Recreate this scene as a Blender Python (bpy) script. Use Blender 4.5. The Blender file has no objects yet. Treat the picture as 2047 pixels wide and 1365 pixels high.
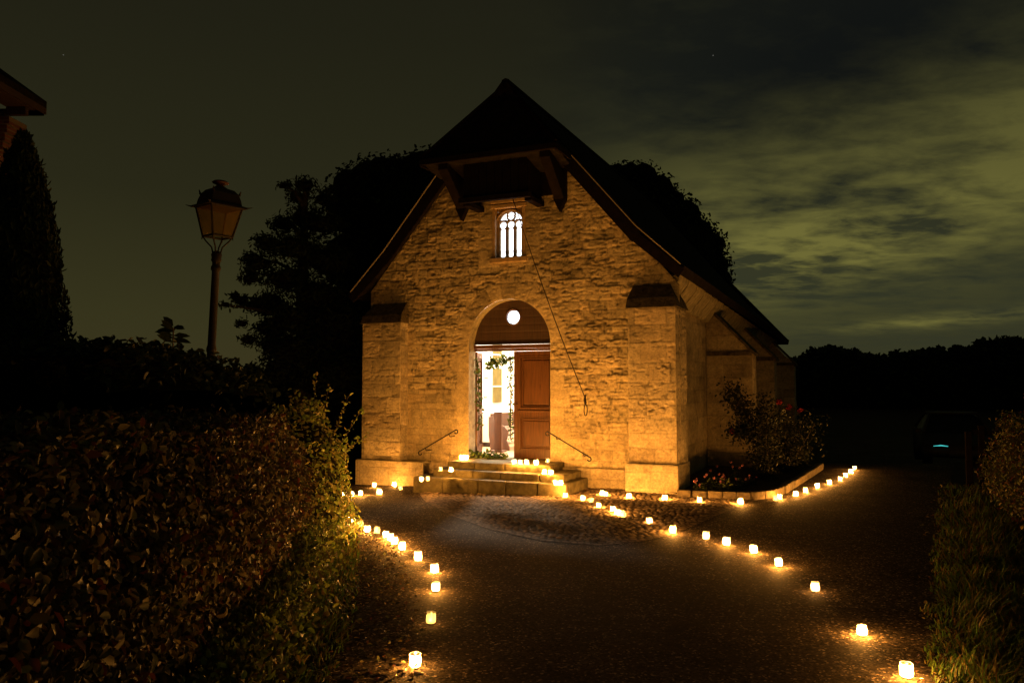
import bpy, bmesh, math, random
import numpy as np
from mathutils import Vector, Matrix
from math import radians, sin, cos, pi, atan2, hypot

SC = bpy.context.scene
COL = SC.collection
# ------------------------------------------------------------------ camera
F, CX, CY, H = 1592.0, 1023.5, 682.5, 1.8
PITCH = math.atan(83 / F)
cam = bpy.data.objects.new('camera', bpy.data.cameras.new('camera'))
COL.objects.link(cam)
cam.location = (0, 0, H)
cam.rotation_euler = (radians(90) + PITCH, 0, 0)
cam.data.sensor_width = 36
cam.data.lens = F / 2047 * 36
cam.data.clip_end = 1500
SC.camera = cam
# ------------------------------------------------------------------ render / exposure
SC.view_settings.view_transform = 'Standard'
SC.view_settings.look = 'None'
SC.view_settings.exposure = 0.0
SC.view_settings.gamma = 1.0
SC.cycles.max_bounces = 6
SC.cycles.transparent_max_bounces = 12
SC.cycles.sample_clamp_indirect = 4
SC.cycles.sample_clamp_direct = 0
SC.cycles.use_denoising = True
SC.cycles.caustics_reflective = False
SC.cycles.caustics_refractive = False

# ------------------------------------------------------------------ node helpers
def N(nt, t, **kw):
    n = nt.nodes.new(t)
    for k, v in kw.items():
        if k.startswith('i_'):
            key = k[2:]
            key = int(key) if key.isdigit() else key.replace('_', ' ')
            n.inputs[key].default_value = v
        else:
            setattr(n, k, v)
    return n
def L(nt, a, b): nt.links.new(a, b)
def ramp(nt, fac, stops):
    r = nt.nodes.new('ShaderNodeValToRGB')
    e = r.color_ramp.elements
    while len(e) > 1: e.remove(e[0])
    e[0].position, e[0].color = stops[0][0], (*stops[0][1], 1)
    for p, c in stops[1:]:
        q = e.new(p); q.color = (*c, 1)
    L(nt, fac, r.inputs[0])
    return r
def vmath(nt, op, a, b=None):
    n = nt.nodes.new('ShaderNodeMath'); n.operation = op
    for i, v in enumerate((a, b)):
        if v is None: continue
        if isinstance(v, (int, float)): n.inputs[i].default_value = v
        else: L(nt, v, n.inputs[i])
    return n.outputs[0]

# ------------------------------------------------------------------ night sky
W = bpy.data.worlds.new('World'); SC.world = W; W.use_nodes = True
nt = W.node_tree; nt.nodes.clear()
tc = N(nt, 'ShaderNodeTexCoord')
sep = N(nt, 'ShaderNodeSeparateXYZ'); L(nt, tc.outputs['Generated'], sep.inputs[0])
sx, sy, sz = sep.outputs
elev = vmath(nt, 'MAXIMUM', sz, 0.0)
base = ramp(nt, elev, [(0.0, (.042, .035, .0125)), (.08, (.036, .033, .0115)), (.22, (.0215, .0205, .0085)), (.4, (.0145, .014, .0068)), (.7, (.007, .0073, .0055))])
den = vmath(nt, 'ADD', elev, 0.10)
cxn = vmath(nt, 'DIVIDE', sx, den); cyn = vmath(nt, 'DIVIDE', sy, den)
cmb = N(nt, 'ShaderNodeCombineXYZ'); L(nt, cxn, cmb.inputs[0]); L(nt, cyn, cmb.inputs[1])
mp = N(nt, 'ShaderNodeMapping'); mp.inputs['Rotation'].default_value = (0, 0, radians(-22)); mp.inputs['Scale'].default_value = (.8, 1.0, 1)
L(nt, cmb.outputs[0], mp.inputs[0])
n1 = N(nt, 'ShaderNodeTexNoise', i_Scale=1.0, i_Detail=6.0, i_Roughness=.55, i_Distortion=.2); L(nt, mp.outputs[0], n1.inputs['Vector'])
n2 = N(nt, 'ShaderNodeTexNoise', i_Scale=5.5, i_Detail=7.0, i_Roughness=.60, i_Distortion=.25); L(nt, mp.outputs[0], n2.inputs['Vector'])
cl = vmath(nt, 'ADD', vmath(nt, 'MULTIPLY', n1.outputs[0], .62), vmath(nt, 'MULTIPLY', n2.outputs[0], .38))
az = vmath(nt, 'ARCTAN2', sx, sy)
def bump1(v, c, w):
    d = vmath(nt, 'DIVIDE', vmath(nt, 'SUBTRACT', v, c), w)
    return vmath(nt, 'EXPONENT', vmath(nt, 'MULTIPLY', vmath(nt, 'MULTIPLY', d, d), -1.0))
def mul(*a):
    o = a[0]
    for b in a[1:]: o = vmath(nt, 'MULTIPLY', o, b)
    return o
# tilted band axis (streaks climb to the right)
el2 = vmath(nt, 'SUBTRACT', sz, mul(vmath(nt, 'SUBTRACT', az, .3), .16))
rightside = vmath(nt, 'DIVIDE', 1.0, vmath(nt, 'ADD', 1.0, vmath(nt, 'EXPONENT', mul(vmath(nt, 'SUBTRACT', az, .085), -22.0))))
band = mul(bump1(el2, .19, .095), rightside)
strip = mul(bump1(vmath(nt, 'SUBTRACT', sz, mul(vmath(nt, 'SUBTRACT', az, .45), .06)), .066, .0075), bump1(az, .50, .10))
warm_glow = mul(bump1(el2, .140, .036), bump1(az, .36, .17))
gap = mul(bump1(el2, .345, .085), bump1(az, .40, .25))
cr = ramp(nt, cl, [(.40, (.05, .05, .05)), (.49, (.5, .5, .5)), (.58, (1, 1, 1))])
crs = N(nt, 'ShaderNodeSeparateColor'); L(nt, cr.outputs[0], crs.inputs[0])
cden = crs.outputs[0]
amt = mul(vmath(nt, 'ADD', vmath(nt, 'ADD', mul(band, .62), mul(warm_glow, 1.35)), mul(strip, .9)), cden)
def mixc(fac, a, b, mode='MIX'):
    m = N(nt, 'ShaderNodeMix', data_type='RGBA', blend_type=mode, clamp_factor=True)
    if isinstance(fac, (int, float)): m.inputs[0].default_value = fac
    else: L(nt, fac, m.inputs[0])
    for s, v in ((6, a), (7, b)):
        if isinstance(v, tuple): m.inputs[s].default_value = (*v, 1)
        else: L(nt, v, m.inputs[s])
    return m.outputs[2]
coolr = ramp(nt, elev, [(0, (.036, .038, .018)), (.10, (.025, .030, .018)), (.25, (.013, .016, .012)), (.45, (.0065, .0075, .006))])
c0 = mixc(mul(rightside, .8), base.outputs[0], coolr.outputs[0])
c0 = mixc(mul(gap, .8), c0, (.0040, .0050, .0055))
mot = mixc(mul(vmath(nt, 'SUBTRACT', cden, .1), mul(rightside, .5), vmath(nt, 'SUBTRACT', 1.0, mul(gap, .85))), c0, (.036, .036, .014))
c1 = mixc(amt, mot, (.150, .138, .034))
vor = N(nt, 'ShaderNodeTexVoronoi', i_Scale=30.0); L(nt, tc.outputs['Generated'], vor.inputs['Vector'])
star = mul(vmath(nt, 'LESS_THAN', vor.outputs['Distance'], .022), .16)
vs = N(nt, 'ShaderNodeSeparateColor'); L(nt, vor.outputs['Color'], vs.inputs[0])
star = mul(star, vmath(nt, 'GREATER_THAN', vs.outputs[0], .93))
c2 = mixc(star, c1, (.5, .5, .45))
bg = N(nt, 'ShaderNodeBackground'); bg.inputs['Strength'].default_value = 1.0
L(nt, c2, bg.inputs['Color'])
wo = N(nt, 'ShaderNodeOutputWorld'); L(nt, bg.outputs[0], wo.inputs[0])
CANDLE = (1.0, .40, .062)
P_BRIGHT = 42.0

# ------------------------------------------------------------------ placing
def ray(x, y):
    d = np.array([x - CX, F, -(y - CY)]); c, s = cos(PITCH), sin(PITCH)
    return np.array([d[0], d[1] * c - d[2] * s, d[1] * s + d[2] * c])
AZ = radians(24.04)
OX, OY = 2.6695, 12.8929
def hgt(x, y):
    """height of the ground: level by the chapel door, falling away gently to the left wall corner and beyond the chapel"""
    x = np.asarray(x, float); y = np.asarray(y, float)
    u = (x - OX) * cos(AZ) - (y - OY) * sin(AZ)
    near = np.clip((y - 9) / 4, 0, 1)
    a = -.028 * np.clip(-1.2 - u, 0, 6) * near
    b = -.11 * np.clip(y - 18, 0, 6)
    return a + b
def at(x, y, z=None):
    r = ray(x, y)
    zz = 0.0 if z is None else z
    for _ in range(6):
        t = (zz - H) / r[2]; p = r * t
        if z is None: zz = float(hgt(p[0], p[1]))
    return Vector((p[0], p[1], zz))

# ------------------------------------------------------------------ object helpers
def tag(o, label=None, cat=None, group=None, kind=None):
    for k, v in (('label', label), ('category', cat), ('group', group), ('kind', kind)):
        if v: o[k] = v
    return o
def empty(name, loc, rz=0, label=None, cat=None, group=None):
    o = bpy.data.objects.new(name, None); COL.objects.link(o)
    o.location = loc; o.rotation_euler = (0, 0, rz); o.empty_display_size = .1
    return tag(o, label, cat, group)
def link(name, me, mat=None, parent=None, smooth=False):
    o = bpy.data.objects.new(name, me); COL.objects.link(o)
    if mat: me.materials.append(mat)
    if parent: o.parent = parent
    if smooth: me.polygons.foreach_set('use_smooth', [True] * len(me.polygons))
    return o
def mesh_np(name, V, Fq, mat=None, parent=None, colr=None, smooth=False):
    """V (n,3); Fq (m,k) faces with the same number of corners"""
    me = bpy.data.meshes.new(name)
    V = np.ascontiguousarray(V, np.float32); Fq = np.ascontiguousarray(Fq, np.int32)
    me.vertices.add(len(V)); me.vertices.foreach_set('co', V.ravel())
    k = Fq.shape[1]
    me.loops.add(Fq.size); me.loops.foreach_set('vertex_index', Fq.ravel())
    me.polygons.add(len(Fq)); me.polygons.foreach_set('loop_start', np.arange(0, Fq.size, k, dtype=np.int32))
    me.polygons.foreach_set('loop_total', np.full(len(Fq), k, np.int32))
    me.update(calc_edges=True)
    if colr is not None:
        a = me.color_attributes.new('Col', 'FLOAT_COLOR', 'POINT')
        c = np.ones((len(V), 4), np.float32); c[:, :3] = colr
        a.data.foreach_set('color', c.ravel())
    return link(name, me, mat, parent, smooth)

class MB:
    def __init__(s): s.bm = bmesh.new()
    def box(s, c, d, rot=None, bevel=0.0):
        r = bmesh.ops.create_cube(s.bm, size=1)
        vs = r['verts']
        M = Matrix.Translation(Vector(c)) @ (rot.to_4x4() if rot is not None else Matrix.Identity(4)) @ Matrix.Diagonal((*d, 1))
        bmesh.ops.transform(s.bm, matrix=M, verts=vs)
        if bevel:
            es = list({e for v in vs for e in v.link_edges})
            bmesh.ops.bevel(s.bm, geom=es, offset=bevel, segments=2, affect='EDGES', profile=.6)
        return s
    def b2(s, lo, hi, bevel=0.0):
        return s.box([(a + b) / 2 for a, b in zip(lo, hi)], [abs(b - a) for a, b in zip(lo, hi)], None, bevel)
    def beam(s, a, b, w, h, bevel=0.0, up=(0, 0, 1)):
        a, b = Vector(a), Vector(b); d = b - a
        y = d.normalized(); x = y.cross(Vector(up)).normalized(); z = x.cross(y)
        R = Matrix((x, y, z)).transposed()
        return s.box((a + b) / 2, (w, d.length, h), R, bevel)
    def tube(s, pts, rad, n=8, cap=True):
        pts = [Vector(p) for p in pts]; rings = []
        rs = rad if isinstance(rad, (list, tuple)) else [rad] * len(pts)
        prev = None
        for i, p in enumerate(pts):
            t = (pts[min(i + 1, len(pts) - 1)] - pts[max(i - 1, 0)]).normalized()
            if prev is None:
                a = Vector((0, 0, 1)) if abs(t.z) < .9 else Vector((1, 0, 0))
                x = t.cross(a).normalized()
            else: x = (prev - t * prev.dot(t)).normalized()
            prev = x; y = t.cross(x)
            rings.append([s.bm.verts.new(p + (x * cos(2 * pi * k / n) + y * sin(2 * pi * k / n)) * rs[i]) for k in range(n)])
        for a, b in zip(rings, rings[1:]):
            for k in range(n): s.bm.faces.new((a[k], a[(k + 1) % n], b[(k + 1) % n], b[k]))
        if cap:
            s.bm.faces.new(rings[0][::-1]); s.bm.faces.new(rings[-1])
        return s
    def lathe(s, prof, c=(0, 0, 0), n=20, rot=0.0):
        c = Vector(c); rings = []
        for r, z in prof:
            if r < 1e-5: rings.append([s.bm.verts.new(c + Vector((0, 0, z)))])
            else: rings.append([s.bm.verts.new(c + Vector((r * cos(rot + 2 * pi * k / n), r * sin(rot + 2 * pi * k / n), z))) for k in range(n)])
        for a, b in zip(rings, rings[1:]):
            for k in range(n):
                k2 = (k + 1) % n
                if len(a) == 1 and len(b) == 1: continue
                if len(a) == 1: s.bm.faces.new((a[0], b[k2], b[k]))
                elif len(b) == 1: s.bm.faces.new((a[k], a[k2], b[0]))
                else: s.bm.faces.new((a[k], a[k2], b[k2], b[k]))
        return s
    def poly(s, pts):
        s.bm.faces.new([s.bm.verts.new(Vector(p)) for p in pts]); return s
    def prism(s, pts, d):
        d = Vector(d); a = [s.bm.verts.new(Vector(p)) for p in pts]; b = [s.bm.verts.new(Vector(p) + d) for p in pts]
        n = len(a)
        s.bm.faces.new(a[::-1]); s.bm.faces.new(b)
        for k in range(n): s.bm.faces.new((a[k], a[(k + 1) % n], b[(k + 1) % n], b[k]))
        return s
    def blob(s, c, r, sub=3, amp=.12, seed=0, sc=(1, 1, 1)):
        rr = bmesh.ops.create_icosphere(s.bm, subdivisions=sub, radius=1)
        rg = random.Random(seed); ph = [rg.uniform(0, 6) for _ in range(6)]
        for v in rr['verts']:
            p = v.co
            k = 1 + amp * (sin(3 * p.x + ph[0]) * sin(4 * p.y + ph[1]) + .6 * sin(7 * p.z + ph[2]) * sin(6 * p.x + ph[3]))
            v.co = Vector(c) + Vector((p.x * r * sc[0], p.y * r * sc[1], p.z * r * sc[2])) * k
        return s
    def build(s, name, mat=None, parent=None, smooth=False):
        bmesh.ops.recalc_face_normals(s.bm, faces=s.bm.faces)
        me = bpy.data.meshes.new(name); s.bm.to_mesh(me); s.bm.free()
        return link(name, me, mat, parent, smooth)
def stuff(o, label=None): return tag(o, label, kind='stuff')
def struct(o): o['kind'] = 'structure'; return o

# ------------------------------------------------------------------ materials
def mat(name, col, rough=.8, metal=0.0, attr=False, noise=None, bump=None, spec=None, sheen=0):
    """noise=(scale, dark factor, light factor, detail); bump=(scale, strength, distance)"""
    m = bpy.data.materials.new(name); m.use_nodes = True
    nt = m.node_tree; b = nt.nodes['Principled BSDF']
    b.inputs['Roughness'].default_value = rough; b.inputs['Metallic'].default_value = metal
    if spec is not None: b.inputs['Specular IOR Level'].default_value = spec
    tc = N(nt, 'ShaderNodeTexCoord')
    c = None
    if attr:
        a = N(nt, 'ShaderNodeAttribute', attribute_name='Col'); c = a.outputs['Color']
    if noise:
        n = N(nt, 'ShaderNodeTexNoise', i_Scale=noise[0], i_Detail=noise[3] if len(noise) > 3 else 5.0, i_Roughness=.62)
        L(nt, tc.outputs['Object'], n.inputs['Vector'])
        r = ramp(nt, n.outputs[0], [(.3, (noise[1],) * 3), (.7, (noise[2],) * 3)])
        mx = N(nt, 'ShaderNodeMix', data_type='RGBA', blend_type='MULTIPLY'); mx.inputs[0].default_value = 1
        if c is not None: L(nt, c, mx.inputs[6])
        else: mx.inputs[6].default_value = (*col, 1)
        L(nt, r.outputs[0], mx.inputs[7]); c = mx.outputs[2]
    if c is not None: L(nt, c, b.inputs['Base Color'])
    else: b.inputs['Base Color'].default_value = (*col, 1)
    if bump:
        n = N(nt, 'ShaderNodeTexNoise', i_Scale=bump[0], i_Detail=6.0, i_Roughness=.65)
        L(nt, tc.outputs['Object'], n.inputs['Vector'])
        bp = N(nt, 'ShaderNodeBump'); bp.inputs['Strength'].default_value = bump[1]; bp.inputs['Distance'].default_value = bump[2]
        L(nt, n.outputs[0], bp.inputs['Height']); L(nt, bp.outputs[0], b.inputs['Normal'])
    return m
def emis(name, col, st):
    m = bpy.data.materials.new(name); m.use_nodes = True; nt = m.node_tree; nt.nodes.clear()
    e = N(nt, 'ShaderNodeEmission'); e.inputs[0].default_value = (*col, 1); e.inputs[1].default_value = st
    o = N(nt, 'ShaderNodeOutputMaterial'); L(nt, e.outputs[0], o.inputs[0]); return m
def leafmat(name, trans=.3, rough=.5, spec=.4):
    m = bpy.data.materials.new(name); m.use_nodes = True; nt = m.node_tree
    b = nt.nodes['Principled BSDF']; a = N(nt, 'ShaderNodeAttribute', attribute_name='Col')
    L(nt, a.outputs['Color'], b.inputs['Base Color']); b.inputs['Roughness'].default_value = rough
    b.inputs['Specular IOR Level'].default_value = spec
    t = N(nt, 'ShaderNodeBsdfTranslucent'); L(nt, a.outputs['Color'], t.inputs[0])
    mx = N(nt, 'ShaderNodeMixShader'); mx.inputs[0].default_value = trans
    L(nt, b.outputs[0], mx.inputs[1]); L(nt, t.outputs[0], mx.inputs[2])
    L(nt, mx.outputs[0], nt.nodes['Material Output'].inputs[0]); return m
M_STONE = mat('limestone', (.4, .33, .22), .92, attr=True, noise=(28, .62, 1.18, 7), bump=(75, .7, .012), spec=.25)
M_STONE2 = mat('worn_stone', (.33, .29, .19), .9, noise=(9, .45, 1.2, 8), bump=(40, .8, .02), spec=.25)
M_KERB = mat('kerb_stone', (.13, .10, .06), .95, noise=(9, .25, 1.5, 8), bump=(45, .8, .02), spec=.25)
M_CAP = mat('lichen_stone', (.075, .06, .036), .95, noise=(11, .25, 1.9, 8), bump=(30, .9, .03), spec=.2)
M_STEP = mat('mossy_stone', (.125, .105, .055), .92, noise=(6, .35, 1.5, 9), bump=(50, .8, .015), spec=.25)
M_PLASTER = mat('white_plaster', (.85, .84, .80), .8, noise=(3, .93, 1.03))
M_ROOF = mat('dark_slates', (.014, .012, .010), .95, noise=(8, .5, 1.5), bump=(14, .6, .03), spec=.03)
M_TIMBER = mat('dark_timber', (.0065, .0045, .0035), .9, noise=(10, .5, 1.5), bump=(30, .5, .01), spec=.06)
M_STRIP = mat('lead_flashing', (.22, .19, .14), .55, metal=.3, noise=(8, .7, 1.1))
def woodmat(name, c1, c2, rough=.45):
    m = bpy.data.materials.new(name); m.use_nodes = True; nt = m.node_tree; b = nt.nodes['Principled BSDF']
    tc = N(nt, 'ShaderNodeTexCoord'); mp = N(nt, 'ShaderNodeMapping'); mp.inputs['Scale'].default_value = (14, 14, 1.1)
    L(nt, tc.outputs['Object'], mp.inputs[0])
    n = N(nt, 'ShaderNodeTexNoise', i_Scale=2.2, i_Detail=8.0, i_Roughness=.6, i_Distortion=.8); L(nt, mp.outputs[0], n.inputs['Vector'])
    r = ramp(nt, n.outputs[0], [(.3, c1), (.68, c2)]); L(nt, r.outputs[0], b.inputs['Base Color'])
    b.inputs['Roughness'].default_value = rough
    bp = N(nt, 'ShaderNodeBump'); bp.inputs['Strength'].default_value = .35; bp.inputs['Distance'].default_value = .004
    L(nt, n.outputs[0], bp.inputs['Height']); L(nt, bp.outputs[0], b.inputs['Normal']); return m
M_DOOR = woodmat('varnished_door_wood', (.055, .022, .008), (.135, .056, .020))
M_TYMP = woodmat('dark_tympanum_wood', (.030, .016, .010), (.060, .032, .020), .6)  # darker and rougher than the door leaf wood
M_PEW = woodmat('pew_wood', (.055, .019, .004), (.10, .036, .008))
M_IRON = mat('wrought_iron', (.022, .016, .012), .5, metal=.4, bump=(90, .4, .003))
M_GREENIRON = mat('lamp_iron', (.012, .008, .006), .7, metal=.3, bump=(60, .3, .003))
M_ROPE = mat('old_cable', (.05, .035, .022), .8)
M_LIT = emis('lit_window_glass', (.95, .97, 1.0), 2.6)
M_ASPHALT = None
def asphalt(name, agg, c_lo, c_hi, dist, rough=.62, blotch=(.35, 1.6)):
    m = bpy.data.materials.new(name); m.use_nodes = True; nt = m.node_tree; b = nt.nodes['Principled BSDF']
    tc = N(nt, 'ShaderNodeTexCoord')
    v = N(nt, 'ShaderNodeTexVoronoi', i_Scale=agg, feature='F1'); L(nt, tc.outputs['Object'], v.inputs['Vector'])
    s = N(nt, 'ShaderNodeSeparateColor'); L(nt, v.outputs['Color'], s.inputs[0])
    r = ramp(nt, s.outputs[0], [(.0, c_lo), (.75, tuple((a + b_) / 2 for a, b_ in zip(c_lo, c_hi))), (.93, c_hi), (.985, tuple(min(.6, q * 3.2) for q in c_hi))])
    n = N(nt, 'ShaderNodeTexNoise', i_Scale=1.1, i_Detail=12.0, i_Roughness=.72); L(nt, tc.outputs['Object'], n.inputs['Vector'])
    r2 = ramp(nt, n.outputs[0], [(.3, (blotch[0],) * 3), (.7, (blotch[1],) * 3)])
    mx = N(nt, 'ShaderNodeMix', data_type='RGBA', blend_type='MULTIPLY'); mx.inputs[0].default_value = 1
    L(nt, r.outputs[0], mx.inputs[6]); L(nt, r2.outputs[0], mx.inputs[7]); L(nt, mx.outputs[2], b.inputs['Base Color'])
    b.inputs['Roughness'].default_value = rough; b.inputs['Specular IOR Level'].default_value = .03
    n3 = N(nt, 'ShaderNodeTexNoise', i_Scale=agg * .45, i_Detail=5.0, i_Roughness=.7); L(nt, tc.outputs['Object'], n3.inputs['Vector'])
    h = vmath(nt, 'ADD', vmath(nt, 'MULTIPLY', v.outputs['Distance'], -1.2), vmath(nt, 'ADD', vmath(nt, 'MULTIPLY', s.outputs[1], .5), n3.outputs[0]))
    bp = N(nt, 'ShaderNodeBump'); bp.inputs['Strength'].default_value = .6; bp.inputs['Distance'].default_value = dist
    L(nt, h, bp.inputs['Height']); L(nt, bp.outputs[0], b.inputs['Normal']); return m
M_ASPHALT = asphalt('coarse_asphalt', 70, (.007, .0055, .0045), (.10, .078, .058), .0006, .85)
M_COBBLE = mat('small_setts', (.1, .08, .06), .9, attr=True, noise=(35, .6, 1.3, 6), bump=(80, .6, .004), spec=.05)
M_EARTH = mat('bare_earth', (.035, .026, .016), .95, noise=(9, .4, 1.6, 8), bump=(22, 1, .05), spec=.15)
M_LEAF = leafmat('leaf'); M_LEAF_D = leafmat('conifer_leaf', .12, .7, .15)
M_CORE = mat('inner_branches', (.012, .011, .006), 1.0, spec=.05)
M_BARK = mat('bark', (.06, .045, .03), .95, noise=(12, .5, 1.4), bump=(25, .8, .03))
M_GRASS = leafmat('grass_blade', .3, .55, .3)

# ------------------------------------------------------------------ value noise
def vnoise(u, v, seed):
    rg = np.random.RandomState(seed); T = rg.rand(128, 128)
    iu = np.floor(u).astype(int); iv = np.floor(v).astype(int); fu = u - iu; fv = v - iv
    fu = fu * fu * (3 - 2 * fu); fv = fv * fv * (3 - 2 * fv)
    a = T[iu % 128, iv % 128]; b = T[(iu + 1) % 128, iv % 128]; c = T[iu % 128, (iv + 1) % 128]; d = T[(iu + 1) % 128, (iv + 1) % 128]
    return (a * (1 - fu) + b * fu) * (1 - fv) + (c * (1 - fu) + d * fu) * fv
def fbm(u, v, seed, o=4):
    s = 0; a = .5; t = 0
    for k in range(o):
        s = s + a * vnoise(u * 2 ** k + 17 * k, v * 2 ** k + 5 * k, seed + k); t += a; a *= .55
    return s / t
def sstep(a, b, x):
    t = np.clip((x - a) / (b - a), 0, 1); return t * t * (3 - 2 * t)

def masonry(u, v, seed, ch=(.16, .30), bw=(.26, .62), wob=.02):
    """returns distance to the nearest joint, a random value per block, a second one"""
    rg = np.random.RandomState(seed)
    uu = u + wob * (fbm(u * 2.2, v * 2.2, seed + 50, 3) - .5) * 2
    vv = v + wob * (fbm(u * 1.6 + 9, v * 3.0, seed + 60, 3) - .5) * 2
    ys = [v.min() - .5]
    while ys[-1] < v.max() + .5: ys.append(ys[-1] + rg.uniform(*ch))
    ys = np.array(ys); ci = np.searchsorted(ys, vv) - 1; ci = np.clip(ci, 0, len(ys) - 2)
    dv = np.minimum(vv - ys[ci], ys[ci + 1] - vv)
    du = np.zeros_like(u); bid = np.zeros_like(u); b2 = np.zeros_like(u)
    for c in range(len(ys) - 1):
        m = ci == c
        xs = [u.min() - rg.uniform(.4, 1)]
        while xs[-1] < u.max() + .5: xs.append(xs[-1] + rg.uniform(*bw))
        if not m.any(): continue
        xs = np.array(xs); t = np.clip(np.searchsorted(xs, uu[m]) - 1, 0, len(xs) - 2)
        du[m] = np.minimum(uu[m] - xs[t], xs[t + 1] - uu[m])
        rv = rg.rand(len(xs)); rv2 = rg.rand(len(xs)); bid[m] = rv[t]; b2[m] = rv2[t]
    return np.minimum(dv, du), bid, b2

def panel(name, org, ud, vd, w, h, res, seed, parent, rough=1.0, sdf=None, ch=(.16, .30), bw=(.26, .62), roughfn=None, patch=None,
          fade=.03, base=(.40, .33, .215), mt=None, joint=.006, dark=None, wob=.02, pf_=None):
    """a dressed-stone surface: grid displaced along its normal by courses, joints and weathering"""
    org, ud, vd = Vector(org), Vector(ud).normalized(), Vector(vd).normalized(); nd = ud.cross(vd)
    nu, nv = max(2, int(w / res)), max(2, int(h / res))
    U, Vv = np.meshgrid(np.linspace(0, w, nu + 1), np.linspace(0, h, nv + 1), indexing='ij')
    u0, v0 = U.copy(), Vv.copy()
    if sdf is not None:
        d = sdf(U, Vv); e = .002
        gx = (sdf(U + e, Vv) - sdf(U - e, Vv)) / (2 * e); gy = (sdf(U, Vv + e) - sdf(U, Vv - e)) / (2 * e)
        near = np.abs(d) < res * .72
        U = np.where(near, U - gx * d, U); Vv = np.where(near, Vv - gy * d, Vv)
        inside = sdf
    r = np.full_like(U, rough) if roughfn is None else roughfn(U, Vv) * rough
    dj, b1, b2 = masonry(U, Vv, seed, ch, bw, wob)
    if patch is not None:
        pm, pd, pb = patch(U, Vv)
        dj = np.where(pm, pd, dj); b1 = np.where(pm, pb, b1); b2 = np.where(pm, .5, b2); r = np.where(pm, r * (.12 if pf_ is None else pf_(U, Vv)), r)
    groove = 1 - sstep(.002, .016, dj)
    er = fbm(U * 8.5, Vv * 25, seed + 3, 4) - .5
    er2 = fbm(U * 26 + er * 2, Vv * 50, seed + 7, 3) - .5
    ridge = 1 - np.abs(er * 3.4 + er2)
    lump = fbm(U * 1.6, Vv * 1.9, seed + 11, 3) - .5
    disp = (b1 - .5) * .009 * (.4 + r) - groove * joint * (.6 + .5 * r) + r * (.027 * er + .014 * er2 + .012 * ridge) * (.55 + .9 * b2) + .015 * r * lump
    eb = np.minimum(np.minimum(u0, w - u0), np.minimum(v0, h - v0))
    if sdf is not None: eb = np.minimum(eb, np.maximum(-sdf(U, Vv), 0))
    disp = disp * sstep(0, fade, eb)
    P = np.array(org)[None] + U.reshape(-1, 1) * np.array(ud)[None] + Vv.reshape(-1, 1) * np.array(vd)[None] + disp.reshape(-1, 1) * np.array(nd)[None]
    tone = .90 + .40 * (b1 - .5) + .42 * (fbm(U * 2.4, Vv * 2.4, seed + 21, 4) - .5) + .35 * er * r + .5 * (fbm(U * 9, Vv * 9, seed + 27, 3) - .5)
    c = np.array(base)[None, None] * tone[..., None]
    warm = (b2 - .5)[..., None] * np.array([.05, .0, -.035])[None, None]
    c = c * (1 + warm) * (1 - .22 * groove[..., None])
    pits = sstep(.66, .74, fbm(U * 17, Vv * 17, seed + 31, 2)) * r
    c = c * (1 - .45 * pits[..., None])
    if dark is not None: c = c * dark(U, Vv)[..., None]
    c = np.clip(c, .01, .7)
    idx = np.arange((nu + 1) * (nv + 1)).reshape(nu + 1, nv + 1)
    Q = np.stack([idx[:-1, :-1], idx[1:, :-1], idx[1:, 1:], idx[:-1, 1:]], -1).reshape(-1, 4)
    if sdf is not None:
        uc = U.ravel()[Q].mean(1); vc = Vv.ravel()[Q].mean(1); Q = Q[inside(uc, vc) < 0]
    used = np.unique(Q); remap = -np.ones(len(P), int); remap[used] = np.arange(len(used))
    return mesh_np(name, P[used], remap[Q], mt or M_STONE, parent, c.reshape(-1, 3)[used], smooth=True)

# ------------------------------------------------------------------ leaves
def leafcloud(P, Nrm, size, rng, cols, aspect=.5, jitter=.6, fold=.25, up=.0):
    """a small folded leaf at every point; returns V, faces, colours"""
    n = len(P)
    Nn = Nrm + rng.normal(0, jitter, (n, 3)); Nn /= np.linalg.norm(Nn, axis=1, keepdims=True) + 1e-9
    T = rng.normal(0, 1, (n, 3)); T[:, 2] += up; T -= Nn * (T * Nn).sum(1, keepdims=True); T /= np.linalg.norm(T, axis=1, keepdims=True) + 1e-9
    B = np.cross(Nn, T)
    s = (size * rng.uniform(.55, 1.3, n))[:, None]
    w = s * aspect
    prof = [(0, 0, 0), (.30, .5, 1), (.72, .40, 1), (1.0, 0, 0), (.72, -.40, 1), (.30, -.5, 1)]
    V = np.stack([P + T * s * a + B * w * b + Nn * (w * fold * c) + Nn * (-.12 * s * a * a) for a, b, c in prof], 1).reshape(-1, 3)
    i = np.arange(n)[:, None] * 6
    Fq = np.concatenate([i + np.array([0, 1, 2, 3]), i + np.array([0, 3, 4, 5])])
    ci = rng.randint(0, len(cols), n); C = np.array(cols)[ci] * rng.uniform(.6, 1.35, (n, 1))
    return V, Fq, np.repeat(C, 6, 0)
GREENS = [(.050, .075, .014), (.070, .090, .018), (.035, .060, .012), (.095, .095, .020), (.060, .050, .014)]
AUTUMN = [(.09, .10, .028), (.15, .11, .035), (.045, .040, .018), (.10, .032, .018), (.035, .04, .014), (.24, .19, .08), (.030, .026, .012), (.045, .022, .014), (.02, .018, .01), (.055, .03, .016)]
DARKG = [(.022, .034, .010), (.032, .045, .012), (.018, .028, .009)]

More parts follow.
